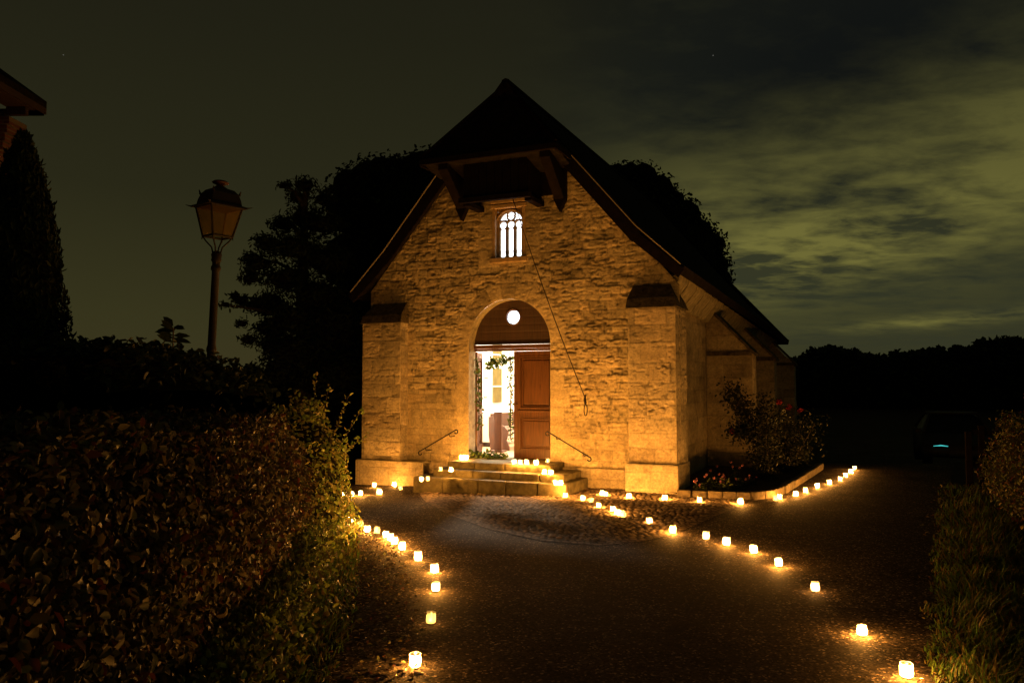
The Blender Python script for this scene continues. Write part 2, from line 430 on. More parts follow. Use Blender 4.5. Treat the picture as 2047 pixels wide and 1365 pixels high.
def sdf_poly(pts):
    pts = np.array(pts, float)
    def f(x, y):
        x = np.asarray(x, float); y = np.asarray(y, float)
        d = np.full(x.shape, 1e9); s = np.ones(x.shape)
        n = len(pts); j = n - 1
        for i in range(n):
            ex, ey = pts[j] - pts[i]; wx, wy = x - pts[i, 0], y - pts[i, 1]
            t = np.clip((wx * ex + wy * ey) / (ex * ex + ey * ey), 0, 1)
            bx, by = wx - ex * t, wy - ey * t
            d = np.minimum(d, bx * bx + by * by)
            c1 = y >= pts[i, 1]; c2 = y < pts[j, 1]; c3 = ex * wy > ey * wx
            s = np.where((c1 & c2 & c3) | (~c1 & ~c2 & ~c3), -s, s); j = i
        return s * np.sqrt(d)
    return f
def sheet(name, pts, zoff, res, m, amp=0.0, seed=1, xs=None, ys=None, relief=None, tone=None):
    """ground sheet bounded by a polygon, laid on the terrain; relief(x, y) adds small real height"""
    pts = np.array(pts, float); f = sdf_poly(pts); xs_given = xs is not None
    if xs is None: x0, y0 = pts.min(0) - res; x1, y1 = pts.max(0) + res; xs = np.arange(x0, x1 + res, res); ys = np.arange(y0, y1 + res, res)
    X, Y = np.meshgrid(xs, ys, indexing='ij')
    d = f(X, Y); e = res * .05
    gx = (f(X + e, Y) - f(X - e, Y)) / (2 * e); gy = (f(X, Y + e) - f(X, Y - e)) / (2 * e)
    nr = np.abs(d) < res * .72
    X2 = np.where(nr, X - gx * d, X); Y2 = np.where(nr, Y - gy * d, Y)
    Z = hgt(X2, Y2) + zoff
    if amp: Z = Z + amp * (fbm(X2 * 1.5 + 50, Y2 * 1.5 + 50, seed, 4) - .5) * 2
    if relief is not None: Z = Z + relief(X2, Y2) * (1 if xs_given else sstep(0, .22, -d))
    P = np.stack([X2, Y2, Z], -1).reshape(-1, 3)
    idx = np.arange(X.size).reshape(X.shape)
    Q = np.stack([idx[:-1, :-1], idx[1:, :-1], idx[1:, 1:], idx[:-1, 1:]], -1).reshape(-1, 4)
    cx = P[:, 0][Q].mean(1); cy = P[:, 1][Q].mean(1); Q = Q[f(cx, cy) < 0]
    used = np.unique(Q); rm = -np.ones(len(P), int); rm[used] = np.arange(len(used))
    C = None if tone is None else tone(X2, Y2).reshape(-1, 3)[used]
    return struct(mesh_np(name, P[used], rm[Q], m, None, C, smooth=True))

# ================================================================== GROUND
g = np.concatenate([-np.geomspace(4, 600, 60)[::-1], np.linspace(-3.5, 3.5, 9), np.geomspace(4, 600, 60)])
X, Y = np.meshgrid(g, g + 12, indexing='ij')
P = np.stack([X, Y, hgt(X, Y) - .014], -1).reshape(-1, 3); idx = np.arange(X.size).reshape(X.shape)
Q = np.stack([idx[:-1, :-1], idx[1:, :-1], idx[1:, 1:], idx[:-1, 1:]], -1).reshape(-1, 4)
struct(mesh_np('ground', P, Q, M_EARTH, None, smooth=True))
road_pts = [(-1.5, -3), (-1.5, 3), (-1.5, 4.9), (-1.7, 7.4), (-2.1, 9.6), (-2.9, 11.0), (-4.6, 12.6), (-7, 15.2), (-5.5, 17.5), (-2, 17), (3, 17), (4.9, 15.2),
            (6.4, 18.2), (9, 24), (14, 36), (27, 40), (20, 31), (13, 23.4), (8.1, 14.8), (4.75, 8.58), (2.72, 4.79), (1.85, 2.4), (1.25, -3)]
rx = np.concatenate([np.arange(-7.2, -1.7, .13), np.arange(-1.7, 4.6, .0135), np.arange(4.6, 27.5, .14)])
ry = np.concatenate([np.arange(-3.1, 4.5, .3), np.arange(4.5, 9.6, .0145), np.arange(9.6, 13, .03), np.arange(13, 41, .16)])
rr_ = np.random.RandomState(5); RT = rr_.rand(512, 512)
def gravel(x, y):
    w = RT[(np.floor(x / .0135)).astype(int) % 512, (np.floor(y / .0145)).astype(int) % 512]
    k = np.clip((12.5 - y) / 3, 0, 1) * ((x > -1.75) & (x < 4.65) & (y > 4.45))
    return k * (.0009 * (w - .5) + .0010 * (fbm(x * 9 + 60, y * 9 + 60, 3, 3) - .5)) - .001 * k
sheet('road', road_pts, -.003, .10, M_ASPHALT, xs=rx, ys=ry, relief=gravel)
fc = [at(x, y) for x, y in ((835, 982), (852, 1004), (900, 1030), (980, 1058), (1080, 1080), (1200, 1090), (1290, 1080), (1345, 1068), (1410, 1040), (1480, 1010), (1500, 996), (1350, 985), (1180, 940), (850, 940))]
def setts(x, y):
    a = radians(-12); u = x * cos(a) - y * sin(a); v = x * sin(a) + y * cos(a)
    d, b1, b2 = masonry(u, v, 77, (.075, .095), (.07, .12), .035)
    return .002 + .017 * sstep(0, .030, d) + .010 * (b1 - .5) + .012 * (fbm(x * 1.3 + 40, y * 1.3 + 40, 9, 3) - .5)
def sett_tone(x, y):
    a = radians(-12); u = x * cos(a) - y * sin(a); v = x * sin(a) + y * cos(a)
    d, b1, b2 = masonry(u, v, 77, (.075, .095), (.07, .12), .035)
    t = (.25 + .75 * sstep(.002, .020, d)) * (.65 + .8 * b1) * (.6 + .8 * fbm(x * 2 + 40, y * 2 + 40, 19, 4))
    return t[..., None] * np.array([.19, .142, .10])
sheet('cobbled_forecourt', [(p.x, p.y) for p in fc], .0012, .016, M_COBBLE, relief=setts, tone=sett_tone)

# ================================================================== CHAPEL  (x along the front, y into the building, z up)
CH = empty('stone_chapel', (OX, OY, 0), -AZ, 'small rubble limestone chapel with steep roof, lit window and half open arched door', 'chapel')
def Lw(x, y, z): return CH_M @ Vector((x, y, z))
CH_M = Matrix.Translation((OX, OY, 0)) @ Matrix.Rotation(-AZ, 4, 'Z')
XC = -3.15                         # axis of door, window and roof
WX0, WX1, WY = -6.14, -.02, .35     # front wall
SILL = .42
DX0, DX1, DSP, DR = -3.96, -2.335, 2.52, .8125
DXC = (DX0 + DX1) / 2
zb = -.30
def open_sdf(x, z):
    """negative inside the door opening or the window opening"""
    q = np.maximum(np.abs(x - DXC) - (DX1 - DX0) / 2, np.maximum(zb - z - 1, z - DSP))
    arc = np.hypot(x - DXC, z - DSP) - DR
    d1 = np.where(z > DSP, arc, q)
    wx = np.abs(x - (-3.145)) - .325; wz = np.abs(z - 4.56) - .475
    d2 = np.maximum(wx, wz)
    return np.minimum(d1, d2)
def front_sdf(u, v):
    x = u + WX0; z = v + zb
    g1 = (z - (7.10 - 1.17 * np.abs(x - XC))) / 1.54
    return np.maximum(g1, -open_sdf(x, z))
def front_rough(u, v):
    x = u + WX0; z = v + zb
    low = sstep(.4, 1.6, z); r = .62 + .5 * low * (1 - .35 * sstep(3.6, 5.5, z))
    # smoother repaired ashlar left of the door, low down
    sm = sstep(-5.35, -5.2, x) * (1 - sstep(-4.0, -3.9, x)) * sstep(.55, .6, z) * (1 - sstep(1.55, 1.62, z + .10 * (x + 4.5)))
    return r * (1 - .72 * sm)
def front_patch(u, v):
    x = u + WX0; z = v + zb
    # ring of voussoirs
    rr = np.hypot(x - DXC, z - DSP); th = np.arctan2(z - DSP, x - DXC)
    ring = (z > DSP) & (rr > DR - .02) & (rr < DR + .30)
    k = th / pi * 11; fk = k - np.floor(k)
    dr = np.minimum(np.minimum(fk, 1 - fk) * pi / 11 * rr, np.abs(rr - DR - .30))
    rb = np.random.RandomState(4).rand(40)[np.clip(np.floor(k).astype(int), 0, 39)]
    # quoins beside the jambs
    cz = (z - SILL) / .318; kz = np.floor(cz).astype(int); fz = cz - kz
    wl = np.where(kz % 2 == 0, .25, .37); wr = np.where(kz % 2 == 0, .26, .37)
    qr = (x > DX1 - .02) & (x < DX1 + wr) & (z > SILL - .3) & (z < 2.0)
    ql = (x < DX0 + .02) & (x > DX0 - wl) & (z > SILL - .3) & (z < 2.5)
    dq = np.minimum(np.minimum(fz, 1 - fz) * .318, np.where(qr, DX1 + wr - x, x - DX0 + wl))
    # dressed block around the window
    wf = (np.abs(x + 3.145) < .62) & (z > 3.93) & (z < 5.3)
    kw = (z - 3.93) / .34; fw = kw - np.floor(kw)
    dw = np.minimum(np.minimum(fw, 1 - fw) * .34, .62 - np.abs(x + 3.145))
    rq = np.random.RandomState(9).rand(60)
    m = ring | qr | ql | wf
    d = np.where(ring, dr, np.where(wf, dw, dq))
    b = np.where(ring, rb, rq[np.clip(kz + 20, 0, 59)] * .5 + .35)
    return m, d, b
def front_dark(u, v):
    x = u + WX0; z = v + zb
    s1 = 1 - .55 * np.exp(-(((x + 4.75) / .35) ** 2 + ((z - 4.9) / .5) ** 2)) * (fbm(u * 5, v * 5, 91, 3) > .47)
    s2 = 1 - .18 * sstep(.5, .62, fbm(u * 1.1 + 3, v * 1.1, 93, 4)) * sstep(1.5, 3, z)
    return s1 * s2
panel('front_wall', (WX0, WY, zb), (1, 0, 0), (0, 0, 1), WX1 - WX0, 7.35, .0165, 11, CH, 1.0, front_sdf, (.10, .20), (.15, .42), front_rough, front_patch, pf_=lambda u, v: np.where(v + zb > 2.3, .5, .16), dark=front_dark, base=(.45, .365, .22))
# door reveal, arch soffit and window reveal: smooth dressed stone
m = MB(); dep = .27
arc = [(DX0, zb)] + [(DX0, DSP)] + [(DXC - DR * cos(t), DSP + DR * sin(t)) for t in np.linspace(0, pi, 40)[1:-1]] + [(DX1, DSP), (DX1, zb)]
for (a, c), (b, d) in zip(arc, arc[1:]):
    m.poly([(a, WY, c), (b, WY, d), (b, WY + dep, d), (a, WY + dep, c)])
m.build('door_reveal', M_STONE2, CH, smooth=False)
# side walls, wall body behind, interior
WT = -.35
def rowwall(name, org, ud, w, h, seed, **k): return panel(name, org, ud, (0, 0, 1), w, h, k.pop('res', .03), seed, CH, k.pop('rough', .6), **k)
rowwall('side_wall', (WT, .36, -1.0), (0, 1, 0), 16.2, 4.25, 31, ch=(.24, .34), bw=(.4, .8))
rowwall('side_wall', (-5.85, 16.5, -1.0), (0, -1, 0), 16.1, 4.35, 32, res=.08)
rowwall('rear_wall', (WT, 16.55, -1.0), (-1, 0, 0), 5.5, 4.35, 33, res=.08)
m = MB()
ins = [(-.62, .72), (-.62, 15.9), (-5.62, 15.9), (-5.62, .72)]
for (a, b), (c, d) in zip(ins, ins[1:] + ins[:1]):
    if b == .72 and d == .72: continue
    m.poly([(a, b, SILL), (c, d, SILL), (c, d, 3.35), (a, b, 3.35)])
m.poly([(-.62, .72, 3.35), (-.62, 15.9, 3.35), (-2.3, 15.9, 5.25), (-2.3, .72, 5.25)])
m.poly([(-5.62, .72, 3.35), (-5.62, 15.9, 3.35), (-4.0, 15.9, 5.25), (-4.0, .72, 5.25)])
m.poly([(-4.0, .72, 5.25), (-4.0, 15.9, 5.25), (-2.3, 15.9, 5.25), (-2.3, .72, 5.25)])
for y in (15.9,):
    m.poly([(-.62, y, 3.35), (-2.3, y, 5.25), (-4.0, y, 5.25), (-5.62, y, 3.35)])
m.build('interior_plaster', M_PLASTER, CH)
# inner face of the front wall, around the door and window
m = MB()
m.prism([(-5.7, .622, SILL - .05), (DX0 - .02, .622, SILL - .05), (DX0 - .02, .622, 5.3), (-4.0, .622, 5.3), (-5.7, .622, 3.42)], (0, .093, 0))
m.prism([(-.55, .622, SILL - .05), (DX1 + .02, .622, SILL - .05), (DX1 + .02, .622, 5.3), (-2.3, .622, 5.3), (-.55, .622, 3.42)], (0, .093, 0))
m.b2((DX0 - .02, .66, DSP + .9), (DX1 + .02, .715, 4.06))
m.b2((DX0 - .02, .66, 5.06), (DX1 + .02, .715, 5.3)); m.b2((DX0 - .02, .66, 4.06), (-3.5, .715, 5.06)); m.b2((-2.79, .66, 4.06), (DX1 + .02, .715, 5.06))
m.build('inner_front_wall', M_PLASTER, CH)
m = MB(); m.b2((-5.85, .40, SILL - .35), (-.4, 16.2, SILL - .004)); m.build('nave_floor', mat('terracotta_floor', (.33, .17, .08), .6, noise=(5, .7, 1.2)), CH)
# ---- buttresses
def frustum(m, x0, x1, y0, y1, z0, X0, X1, Y0, Y1, z1):
    a = [m.bm.verts.new(p) for p in ((x0, y0, z0), (x1, y0, z0), (x1, y1, z0), (x0, y1, z0))]
    b = [m.bm.verts.new(p) for p in ((X0, Y0, z1), (X1, Y0, z1), (X1, Y1, z1), (X0, Y1, z1))]
    m.bm.faces.new(a[::-1]); m.bm.faces.new(b)
    for k in range(4): m.bm.faces.new((a[k], a[(k + 1) % 4], b[(k + 1) % 4], b[k]))
fh = 3.05
bR = panel('buttress', (-.835, .08, .40), (1, 0, 0), (0, 0, 1), .80, fh - .40, .014, 41, CH, .85, None, (.24, .36), (.34, .60), roughfn=lambda u, v: .55 + .6 * sstep(.5, 1.0, v) * (1 - sstep(1.5, 2.0, v)), base=(.44, .36, .235), fade=.02)
panel('buttress_flank', (-.035, .08, .40), (0, 1, 0), (0, 0, 1), .83, fh - .40, .016, 42, bR, .8, None, (.24, .36), (.34, .60), base=(.42, .35, .235), fade=.02)
panel('plinth', (-.875, 0, -.25), (1, 0, 0), (0, 0, 1), .875, .71, .014, 43, bR, .35, None, (.22, .42), (.36, .6), base=(.50, .42, .28), fade=.02, wob=.03)
panel('plinth_flank', (0, 0, -.25), (0, 1, 0), (0, 0, 1), .93, .71, .016, 44, bR, .35, None, (.22, .42), (.36, .6), base=(.46, .38, .25), fade=.02)
m = MB(); m.b2((-.86, .006, .455), (-.01, .34, .478), .006); m.build('plinth_top', M_STONE2, bR)
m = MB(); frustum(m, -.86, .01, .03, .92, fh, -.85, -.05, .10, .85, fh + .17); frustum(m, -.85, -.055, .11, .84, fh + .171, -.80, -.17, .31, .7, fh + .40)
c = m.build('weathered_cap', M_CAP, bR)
fl = 2.95
bL = panel('buttress', (-6.14, .08, .26), (1, 0, 0), (0, 0, 1), .865, fl - .26, .014, 45, CH, .7, None, (.24, .36), (.34, .60), base=(.42, .345, .22), fade=.02)
panel('buttress_flank', (-5.275, .08, .26), (0, 1, 0), (0, 0, 1), .28, fl - .26, .014, 46, bL, .5, None, (.24, .36), (.3, .5), base=(.42, .35, .235), fade=.02)
panel('plinth', (-6.22, 0, -.35), (1, 0, 0), (0, 0, 1), 1.50, .68, .014, 47, bL, .4, None, (.26, .42), (.36, .7), base=(.45, .37, .24), fade=.02)
m = MB(); m.b2((-6.2, .006, .315), (-4.74, .34, .34), .006); m.b2((-6.2, .01, -.4), (-6.12, .9, .33)); m.build('plinth_top', M_STONE2, bL)
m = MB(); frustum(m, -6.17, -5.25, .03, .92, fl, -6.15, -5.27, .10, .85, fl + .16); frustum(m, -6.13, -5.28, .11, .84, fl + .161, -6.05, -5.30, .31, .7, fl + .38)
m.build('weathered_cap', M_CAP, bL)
m = MB(); m.b2((-6.13, .1, .2), (-5.85, .9, fl)); m.build('buttress_body', M_STONE2, bL)
# low base course of the wall between the buttresses
panel('base_course', (-4.72, .20, -.3), (1, 0, 0), (0, 0, 1), .80, .62, .016, 51, CH, .5, None, (.25, .35), (.4, .7), fade=.02)
panel('base_course', (-2.30, .24, -.2), (1, 0, 0), (0, 0, 1), 1.44, .54, .016, 52, CH, .5, None, (.25, .35), (.4, .7), fade=.02)
# side buttresses
def side_buttress(y, hx, seed):
    z1 = 2.42; top = 3.42
    b = panel('buttress', (WT + .01, y, -.8), (1, 0, 0), (0, 0, 1), hx - WT - .01, top + .8, .025, seed, CH, .5,
              lambda u, v: np.maximum(-u, ((v - .8) - (z1 + (hx - WT - .01 - u) * (top - z1) / (hx - WT - .01))) / 1.4), (.24, .34), (.4, .7), fade=.02)
    panel('buttress_flank', (hx, y, -.8), (0, 1, 0), (0, 0, 1), .62, z1 + .8, .03, seed + 1, b, .5, None, (.24, .34), (.3, .6), fade=.02)
    m = MB(); t = .07
    m.prism([(hx + .06, y - .04, z1 - .05), (hx + .06, y - .04, z1 + .02), (WT + .02, y - .04, top + .08), (WT + .02, y - .04, top)], (0, .70, 0))
    m.build('weathering_slab', M_CAP, b)
    m = MB(); m.b2((WT + .02, y - .035, z1 - .04), (hx - .01, y - .003, z1 + .05), .008); m.build('drip_course', M_CAP, b)
    m = MB(); m.b2((WT + .02, y - .10, -.8), (hx + .08, y - .002, .34), .02); m.build('plinth', M_STONE2, b)
side_buttress(4.46, .61, 61); side_buttress(8.74, .61, 64); side_buttress(14.9, .61, 67)
# cornice under the right eave
m = MB()
for k in range(22):
    y0 = .40 + k * .735; dz = -.026 * k / 22 * 16.2 * .9 / 1.0 * .0
    zt = 3.62 - .40 * (y0 / 16.3)
    m.prism([(WT - .02, y0, zt - .42), (WT + .06, y0, zt - .42), (WT + .14, y0, zt - .30), (WT + .30, y0, zt - .10), (WT + .34, y0, zt), (WT - .02, y0, zt)], (0, .728, 0))
m.build('stone_cornice', M_STONE2, CH)
# ---- roof
E_L = lambda y: (-6.45 + .02 * y, 3.50 - .01 * y); E_R = lambda y: (.06 + .014 * y, 3.66 - .0255 * y)
RY0, RY1, RZ = .28, 12.4, 7.24
def slope(side):
    m = MB(); ys = [.14, 1, 3, 5, 7, 9, 11, 13, 15, 16.8]; rows = []
    for y in ys:
        ex, ez = (E_R if side > 0 else E_L)(y)
        row = []
        for t in (0, .25, .5, .72, .86, .95, 1.0):
            rz = RZ if y <= RY1 else RZ - (y - RY1) * 4.0 / (16.8 - RY1)
            hx = 0 if y <= RY1 else (y - RY1) * .05
            x = XC + side * hx + (ex - XC - side * hx) * t; z = RZ - 1.17 * abs(x - XC)
            z = min(z, rz) if t == 0 else z
            z = rz + (z - RZ) * (rz - ez) / (RZ - (RZ - 1.17 * abs(ex - XC))) if y > RY1 else z
            ztar = ez
            if t >= .72: z = z + (ez - (RZ - 1.17 * abs(ex - XC))) * ((t - .72) / .28) ** 2 if y <= RY1 else z
            if y <= 1 and t == 0: y_ = RY0
            row.append(m.bm.verts.new((x, y, max(z, ez) if t == 1 else z)))
        rows.append(row)
    for a, b in zip(rows, rows[1:]):
        for k in range(len(a) - 1): m.bm.faces.new((a[k], a[k + 1], b[k + 1], b[k]))
    o = m.build('roof', M_ROOF, CH)
    s = o.modifiers.new('thick', 'SOLIDIFY'); s.thickness = .16; s.offset = 0
    return o
rR = slope(1); rL = slope(-1)
m = MB(); ex1, ez1 = E_R(16.8); ex0, ez0 = E_L(16.8)
m.prism([(XC, 12.4, RZ - .02), (ex1, 16.8, ez1), (ex0, 16.8, ez0)], (0, 0, .08)); m.build('rear_hip', M_ROOF, CH)
# front half hip over the hoist hood
AP = Vector((XC, .30, RZ + .06)); HL = Vector((XC - 1.30, -.62, 5.80)); HR = Vector((XC + 1.30, -.62, 5.80)); VL = Vector((XC - 1.28, .36, RZ - 1.17 * 1.28 + .1)); VR = Vector((XC + 1.28, .36, RZ - 1.17 * 1.28 + .1))
m = MB()
for tri in ((AP, HL, HR), (AP, HR, VR), (AP, VL, HL)): m.prism(tri, (0, .015, -.09))
m.prism([HL + Vector((0, 0, -.05)), HR + Vector((0, 0, -.05)), VR + Vector((0, 0, -.28)), VL + Vector((0, 0, -.28))], (0, 0, .04))
m.build('half_hip_roof', M_ROOF, CH)
m = MB(); m.b2((XC - 1.31, -.655, 5.70), (XC + 1.31, -.60, 5.80), .006); m.beam(HR + Vector((.0, 0, -.06)), VR + Vector((.02, -.02, -.1)), .05, .10); m.beam(HL + Vector((0, 0, -.06)), VL + Vector((-.02, -.02, -.1)), .05, .10)
m.tube([AP + Vector((0, -.02, .02)), HL + Vector((0, 0, .03))], .035, 6); m.tube([AP + Vector((0, -.02, .02)), HR + Vector((0, 0, .03))], .035, 6)
m.build('eaves_board', M_TIMBER, CH)
# verge boards and the thin light flashing along them
for s, ef in ((1, E_R), (-1, E_L)):
    ex, ez = ef(.14); a = Vector((XC + s * 1.2, .12, RZ - 1.17 * 1.2 - .02)); b = Vector((ex - s * .75, .12, RZ - 1.17 * abs(ex - s * .75 - XC) - .02)); c = Vector((ex, .12, ez + .0))
    m = MB(); m.beam(a - Vector((0, 0, .10)), b - Vector((0, 0, .10)), .05, .20); m.beam(b - Vector((0, 0, .10)), c - Vector((0, 0, .06)), .05, .17); m.build('verge_board', M_TIMBER, CH)
    m = MB(); m.tube([a + Vector((0, -.03, .10)), b + Vector((0, -.03, .10)), c + Vector((0, -.03, .09))], .013, 6); m.build('verge_flashing', M_STRIP, CH)
m = MB(); m.tube([(XC, .2, RZ + .06), (XC, 12.5, RZ + .06)], .09, 8); m.build('ridge_tiles', M_ROOF, CH)
# ---- hoist hood: boarded box under the half hip, posts with pointed feet, beams
hood = MB(); bx0, bx1, by, bz = -3.72, -2.50, -.34, 5.06
hood.b2((bx0, by, bz + .02), (bx1, by + .035, 5.76)).build('hoist_hood', M_TIMBER, CH)
hood = bpy.data.objects[[o.name for o in CH.children if o.name.startswith('hoist_hood')][0]]
m = MB()
for k in range(8): m.b2((bx0 + .155 * k + .004, by - .018, bz + .03), (bx0 + .155 * k + .148, by, 5.72), .004)
m.build('front_boards', M_TIMBER, hood)
for x in (bx0 - .01, bx1 - .02):
    m = MB(); m.b2((x, by + .04, bz + .02), (x + .03, .33, 5.76)); m.build('side_boards', M_TIMBER, hood)
m = MB(); m.b2((bx0 - .08, by - .06, bz - .06), (bx1 + .08, by + .03, bz + .035), .01); m.build('bottom_beam', M_TIMBER, hood)
for jx in (bx0 + .01, bx1 - .01):
    m = MB(); m.b2((jx - .07, by + .1, bz - .09), (jx + .07, .42, bz), .01); m.build('floor_joist', M_TIMBER, hood)
MB().b2((-4.10, .275, 5.16), (-2.06, .33, 6.05)).build('back_boards', M_TIMBER, hood)
for x in (-4.06, -2.10):
    m = MB(); w = .11
    m.prism([(x - w, .20, 6.0), (x - w, .20, 5.05), (x, .20, 4.83), (x + w, .20, 5.05), (x + w, .20, 6.0)], (0, .12, 0))
    m.prism([(x - .09, .20, 5.05), (x - .09, -.50, 5.62), (x - .09, -.50, 5.74), (x - .09, .20, 5.5)], (.18, 0, 0))
    m.build('pointed_bracket', M_TIMBER, CH)
m = MB(); m.b2((-4.1, .1, 5.62), (-2.05, .2, 5.72)); m.build('wall_plate', M_TIMBER, CH)
# ---- upper window with stone tracery
wx0, wz0 = -3.47, 4.085
def circ(u, v, a, b, r): return np.hypot(u - a, v - b) - r
def trac(u, v):
    o = np.full(np.shape(u), 9.0)
    for a in (.165, .325, .485):
        lan = np.maximum(np.abs(u - a) - (.060 + .005 * np.sin(v * 40) * (v < .16)), np.maximum(.06 - v, v - .56))
        lan = np.minimum(lan, circ(u, v, a, .076, .060))
        o = np.minimum(o, lan); o = np.minimum(o, circ(u, v, a, .632, .075))
    o = np.minimum(o, circ(u, v, .325, .80, .078))
    for a in (-1, 1):
        seg = np.maximum(circ(u, v, .325, .64, .245), -circ(u, v, .325, .80, .086)); seg = np.maximum(seg, .725 - v); seg = np.maximum(seg, -(a * (u - .325) - .07))
        o = np.minimum(o, seg)
        o = np.minimum(o, np.abs(u - .325 - a * .083) + np.abs(v - .72) - .024)
        o = np.minimum(o, circ(u, v, .325 + a * .262, .885, .018))
    return -o
tr = panel('window_tracery', (wx0, .43, wz0), (1, 0, 0), (0, 0, 1), .65, .95, .005, 71, CH, 0, trac, (9, 10), (9, 10), base=(.40, .29, .16), joint=0, fade=.001)
sm = tr.modifiers.new('thick', 'SOLIDIFY'); sm.thickness = .05; sm.offset = -1
m = MB(); m.b2((wx0 + .02, .51, wz0 + .02), (wx0 + .63, .515, wz0 + .93)); m.build('window_pane', M_LIT, tr)
m = MB()
m.b2((wx0 - .005, .33, wz0), (wx0 + .055, .5, wz0 + .95), .01); m.b2((wx0 + .595, .33, wz0), (wx0 + .655, .5, wz0 + .95), .01)
m.b2((wx0 - .03, .31, wz0 + .93), (wx0 + .68, .5, wz0 + 1.0), .01); m.b2((wx0 - .03, .30, wz0 + 1.02), (wx0 + .68, .4, wz0 + 1.10), .01)
m.b2((wx0 - .04, .29, wz0 - .08), (wx0 + .69, .5, wz0 + .012), .012)
pts = [(wx0 + .325 - .285 * cos(t), .41, wz0 + .64 + .262 * sin(t)) for t in np.linspace(0, pi, 17)]
m.tube([(wx0 + .045, .41, wz0 + .03)] + pts + [(wx0 + .605, .41, wz0 + .03)], .016, 6)
m.build('window_frame', mat('window_stone', (.36, .25, .13), .85, noise=(12, .6, 1.2), bump=(60, .5, .01)), tr)
# ---- arched tympanum, door leaves
m = MB(); NT = 32
yp = .60
outer = [(DXC - (DR + .02) * cos(t), DSP + (DR + .02) * sin(t)) for t in np.linspace(0, pi, NT)]
oc = (-3.165, 3.02); orr = .135
inner = [(oc[0] - orr * cos(t), oc[1] + orr * sin(t)) for t in np.linspace(0, 2 * pi, 25)[:-1]]
def tymp(u, v):
    x = u + DX0 - .03; z = v + DSP - .01
    return np.maximum(np.maximum(np.hypot(x - DXC, z - DSP) - DR - .02, DSP - z), -(np.hypot(x - oc[0], z - oc[1]) - orr))
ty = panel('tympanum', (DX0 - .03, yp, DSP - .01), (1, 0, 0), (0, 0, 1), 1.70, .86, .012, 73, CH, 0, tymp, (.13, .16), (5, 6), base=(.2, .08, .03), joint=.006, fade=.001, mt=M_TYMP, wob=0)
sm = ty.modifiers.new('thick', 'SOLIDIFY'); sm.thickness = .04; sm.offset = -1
m = MB(); m.b2((oc[0] - .16, yp + .05, oc[1] - .16), (oc[0] + .16, yp + .056, oc[1] + .16)); m.build('round_pane', M_LIT, ty)
m = MB(); m.tube([(oc[0] + .145 * cos(t), yp - .005, oc[1] + .145 * sin(t)) for t in np.linspace(0, 2 * pi, 29)], .013, 6, cap=False); m.build('round_frame', M_DOOR, ty)
m = MB(); m.b2((DX0 - .02, yp - .05, DSP - .08), (DX1 + .02, yp + .05, DSP - .012), .012); m.b2((DX0 - .02, yp - .02, DSP - .13), (DX1 + .02, yp + .04, DSP - .083), .008)
m.build('door_transom', M_DOOR, CH)
ztop = DSP - .135
dr = empty('door_leaf', (0, 0, 0)); dr.parent = CH
def leaf(par, w, z0, z1):
    """panelled leaf in its own frame: x 0..w, y thickness, z"""
    m = MB(); m.b2((0, .018, z0), (w, .045, z1)); m.build('core_board', M_DOOR, par)
    m = MB()
    for a, b, c, d in ((0, .11, z0, z1), (w - .05, w, z0, z1), (.11, w - .05, z1 - .09, z1), (.11, w - .05, z0 + .76, z0 + .90), (.11, w - .05, z0, z0 + .16)):
        m.b2((a, -.022, c), (b, .017, d), .003)
    m.b2((.08, -.045, z0 + .84), (w - .03, -.018, z0 + .875), .006)
    m.build('stiles', M_DOOR, par)
    for zz0, zz1 in ((z0 + .90, z1 - .09), (z0 + .16, z0 + .76)):
        m = MB(); x0, x1 = .11, w - .05
        for ins, t in ((.012, .03), (.045, .018)):
            for q in (((x0 + ins, zz0 + ins), (x1 - ins, zz0 + ins)), ((x0 + ins, zz1 - ins), (x1 - ins, zz1 - ins)), ((x0 + ins, zz0 + ins), (x0 + ins, zz1 - ins)), ((x1 - ins, zz0 + ins), (x1 - ins, zz1 - ins))):
                m.beam((q[0][0], .004 - .02 * (t > .02), q[0][1]), (q[1][0], .004 - .02 * (t > .02), q[1][1]), t * .8, .026, .004, up=(0, 1, 0))
        m.b2((x0 + .085, .002, zz0 + .085), (x1 - .085, .0175, zz1 - .085), .006)
        m.build('panel', M_DOOR, par)
dr.location = (DXC, yp + .012, 0)
leaf(dr, DX1 - DXC + .01, SILL + .01, ztop)
m = MB(); m.tube([(.055, -.02, 1.42), (.055, -.06, 1.42), (.10, -.065, 1.42)], .009, 6); m.build('handle', M_IRON, dr)
dl = empty('door_leaf', (DX0 + .005, yp + .05, 0), radians(109)); dl.parent = CH
leaf(dl, .8, SILL + .01, ztop)
# ---- handrails
for s, a, b in ((-1, (-4.86, .53), (-4.10, .945)), (1, (-1.54, .545), (-2.30, .955))):
    y = .12; A = Vector((a[0], y, a[1])); B = Vector((b[0], y, b[1]))
    curl = lambda c, d: [c + Vector((.035 * sin(t) * d, 0, -.035 + .035 * cos(t))) for t in np.linspace(0, 4.4, 9)]
    m = MB(); d = 1 if b[0] > a[0] else -1
    m.tube(curl(A, -d)[::-1] + [A.lerp(B, t) for t in (.05, .5, .95)] + curl(B, d), .012, 7)
    for t in (.14, .80):
        p = A.lerp(B, t); m.tube([p, p + Vector((0, .05, -.05)), p + Vector((0, .26, -.05))], .009, 6)
    m.build('handrail', M_IRON, CH, smooth=True)
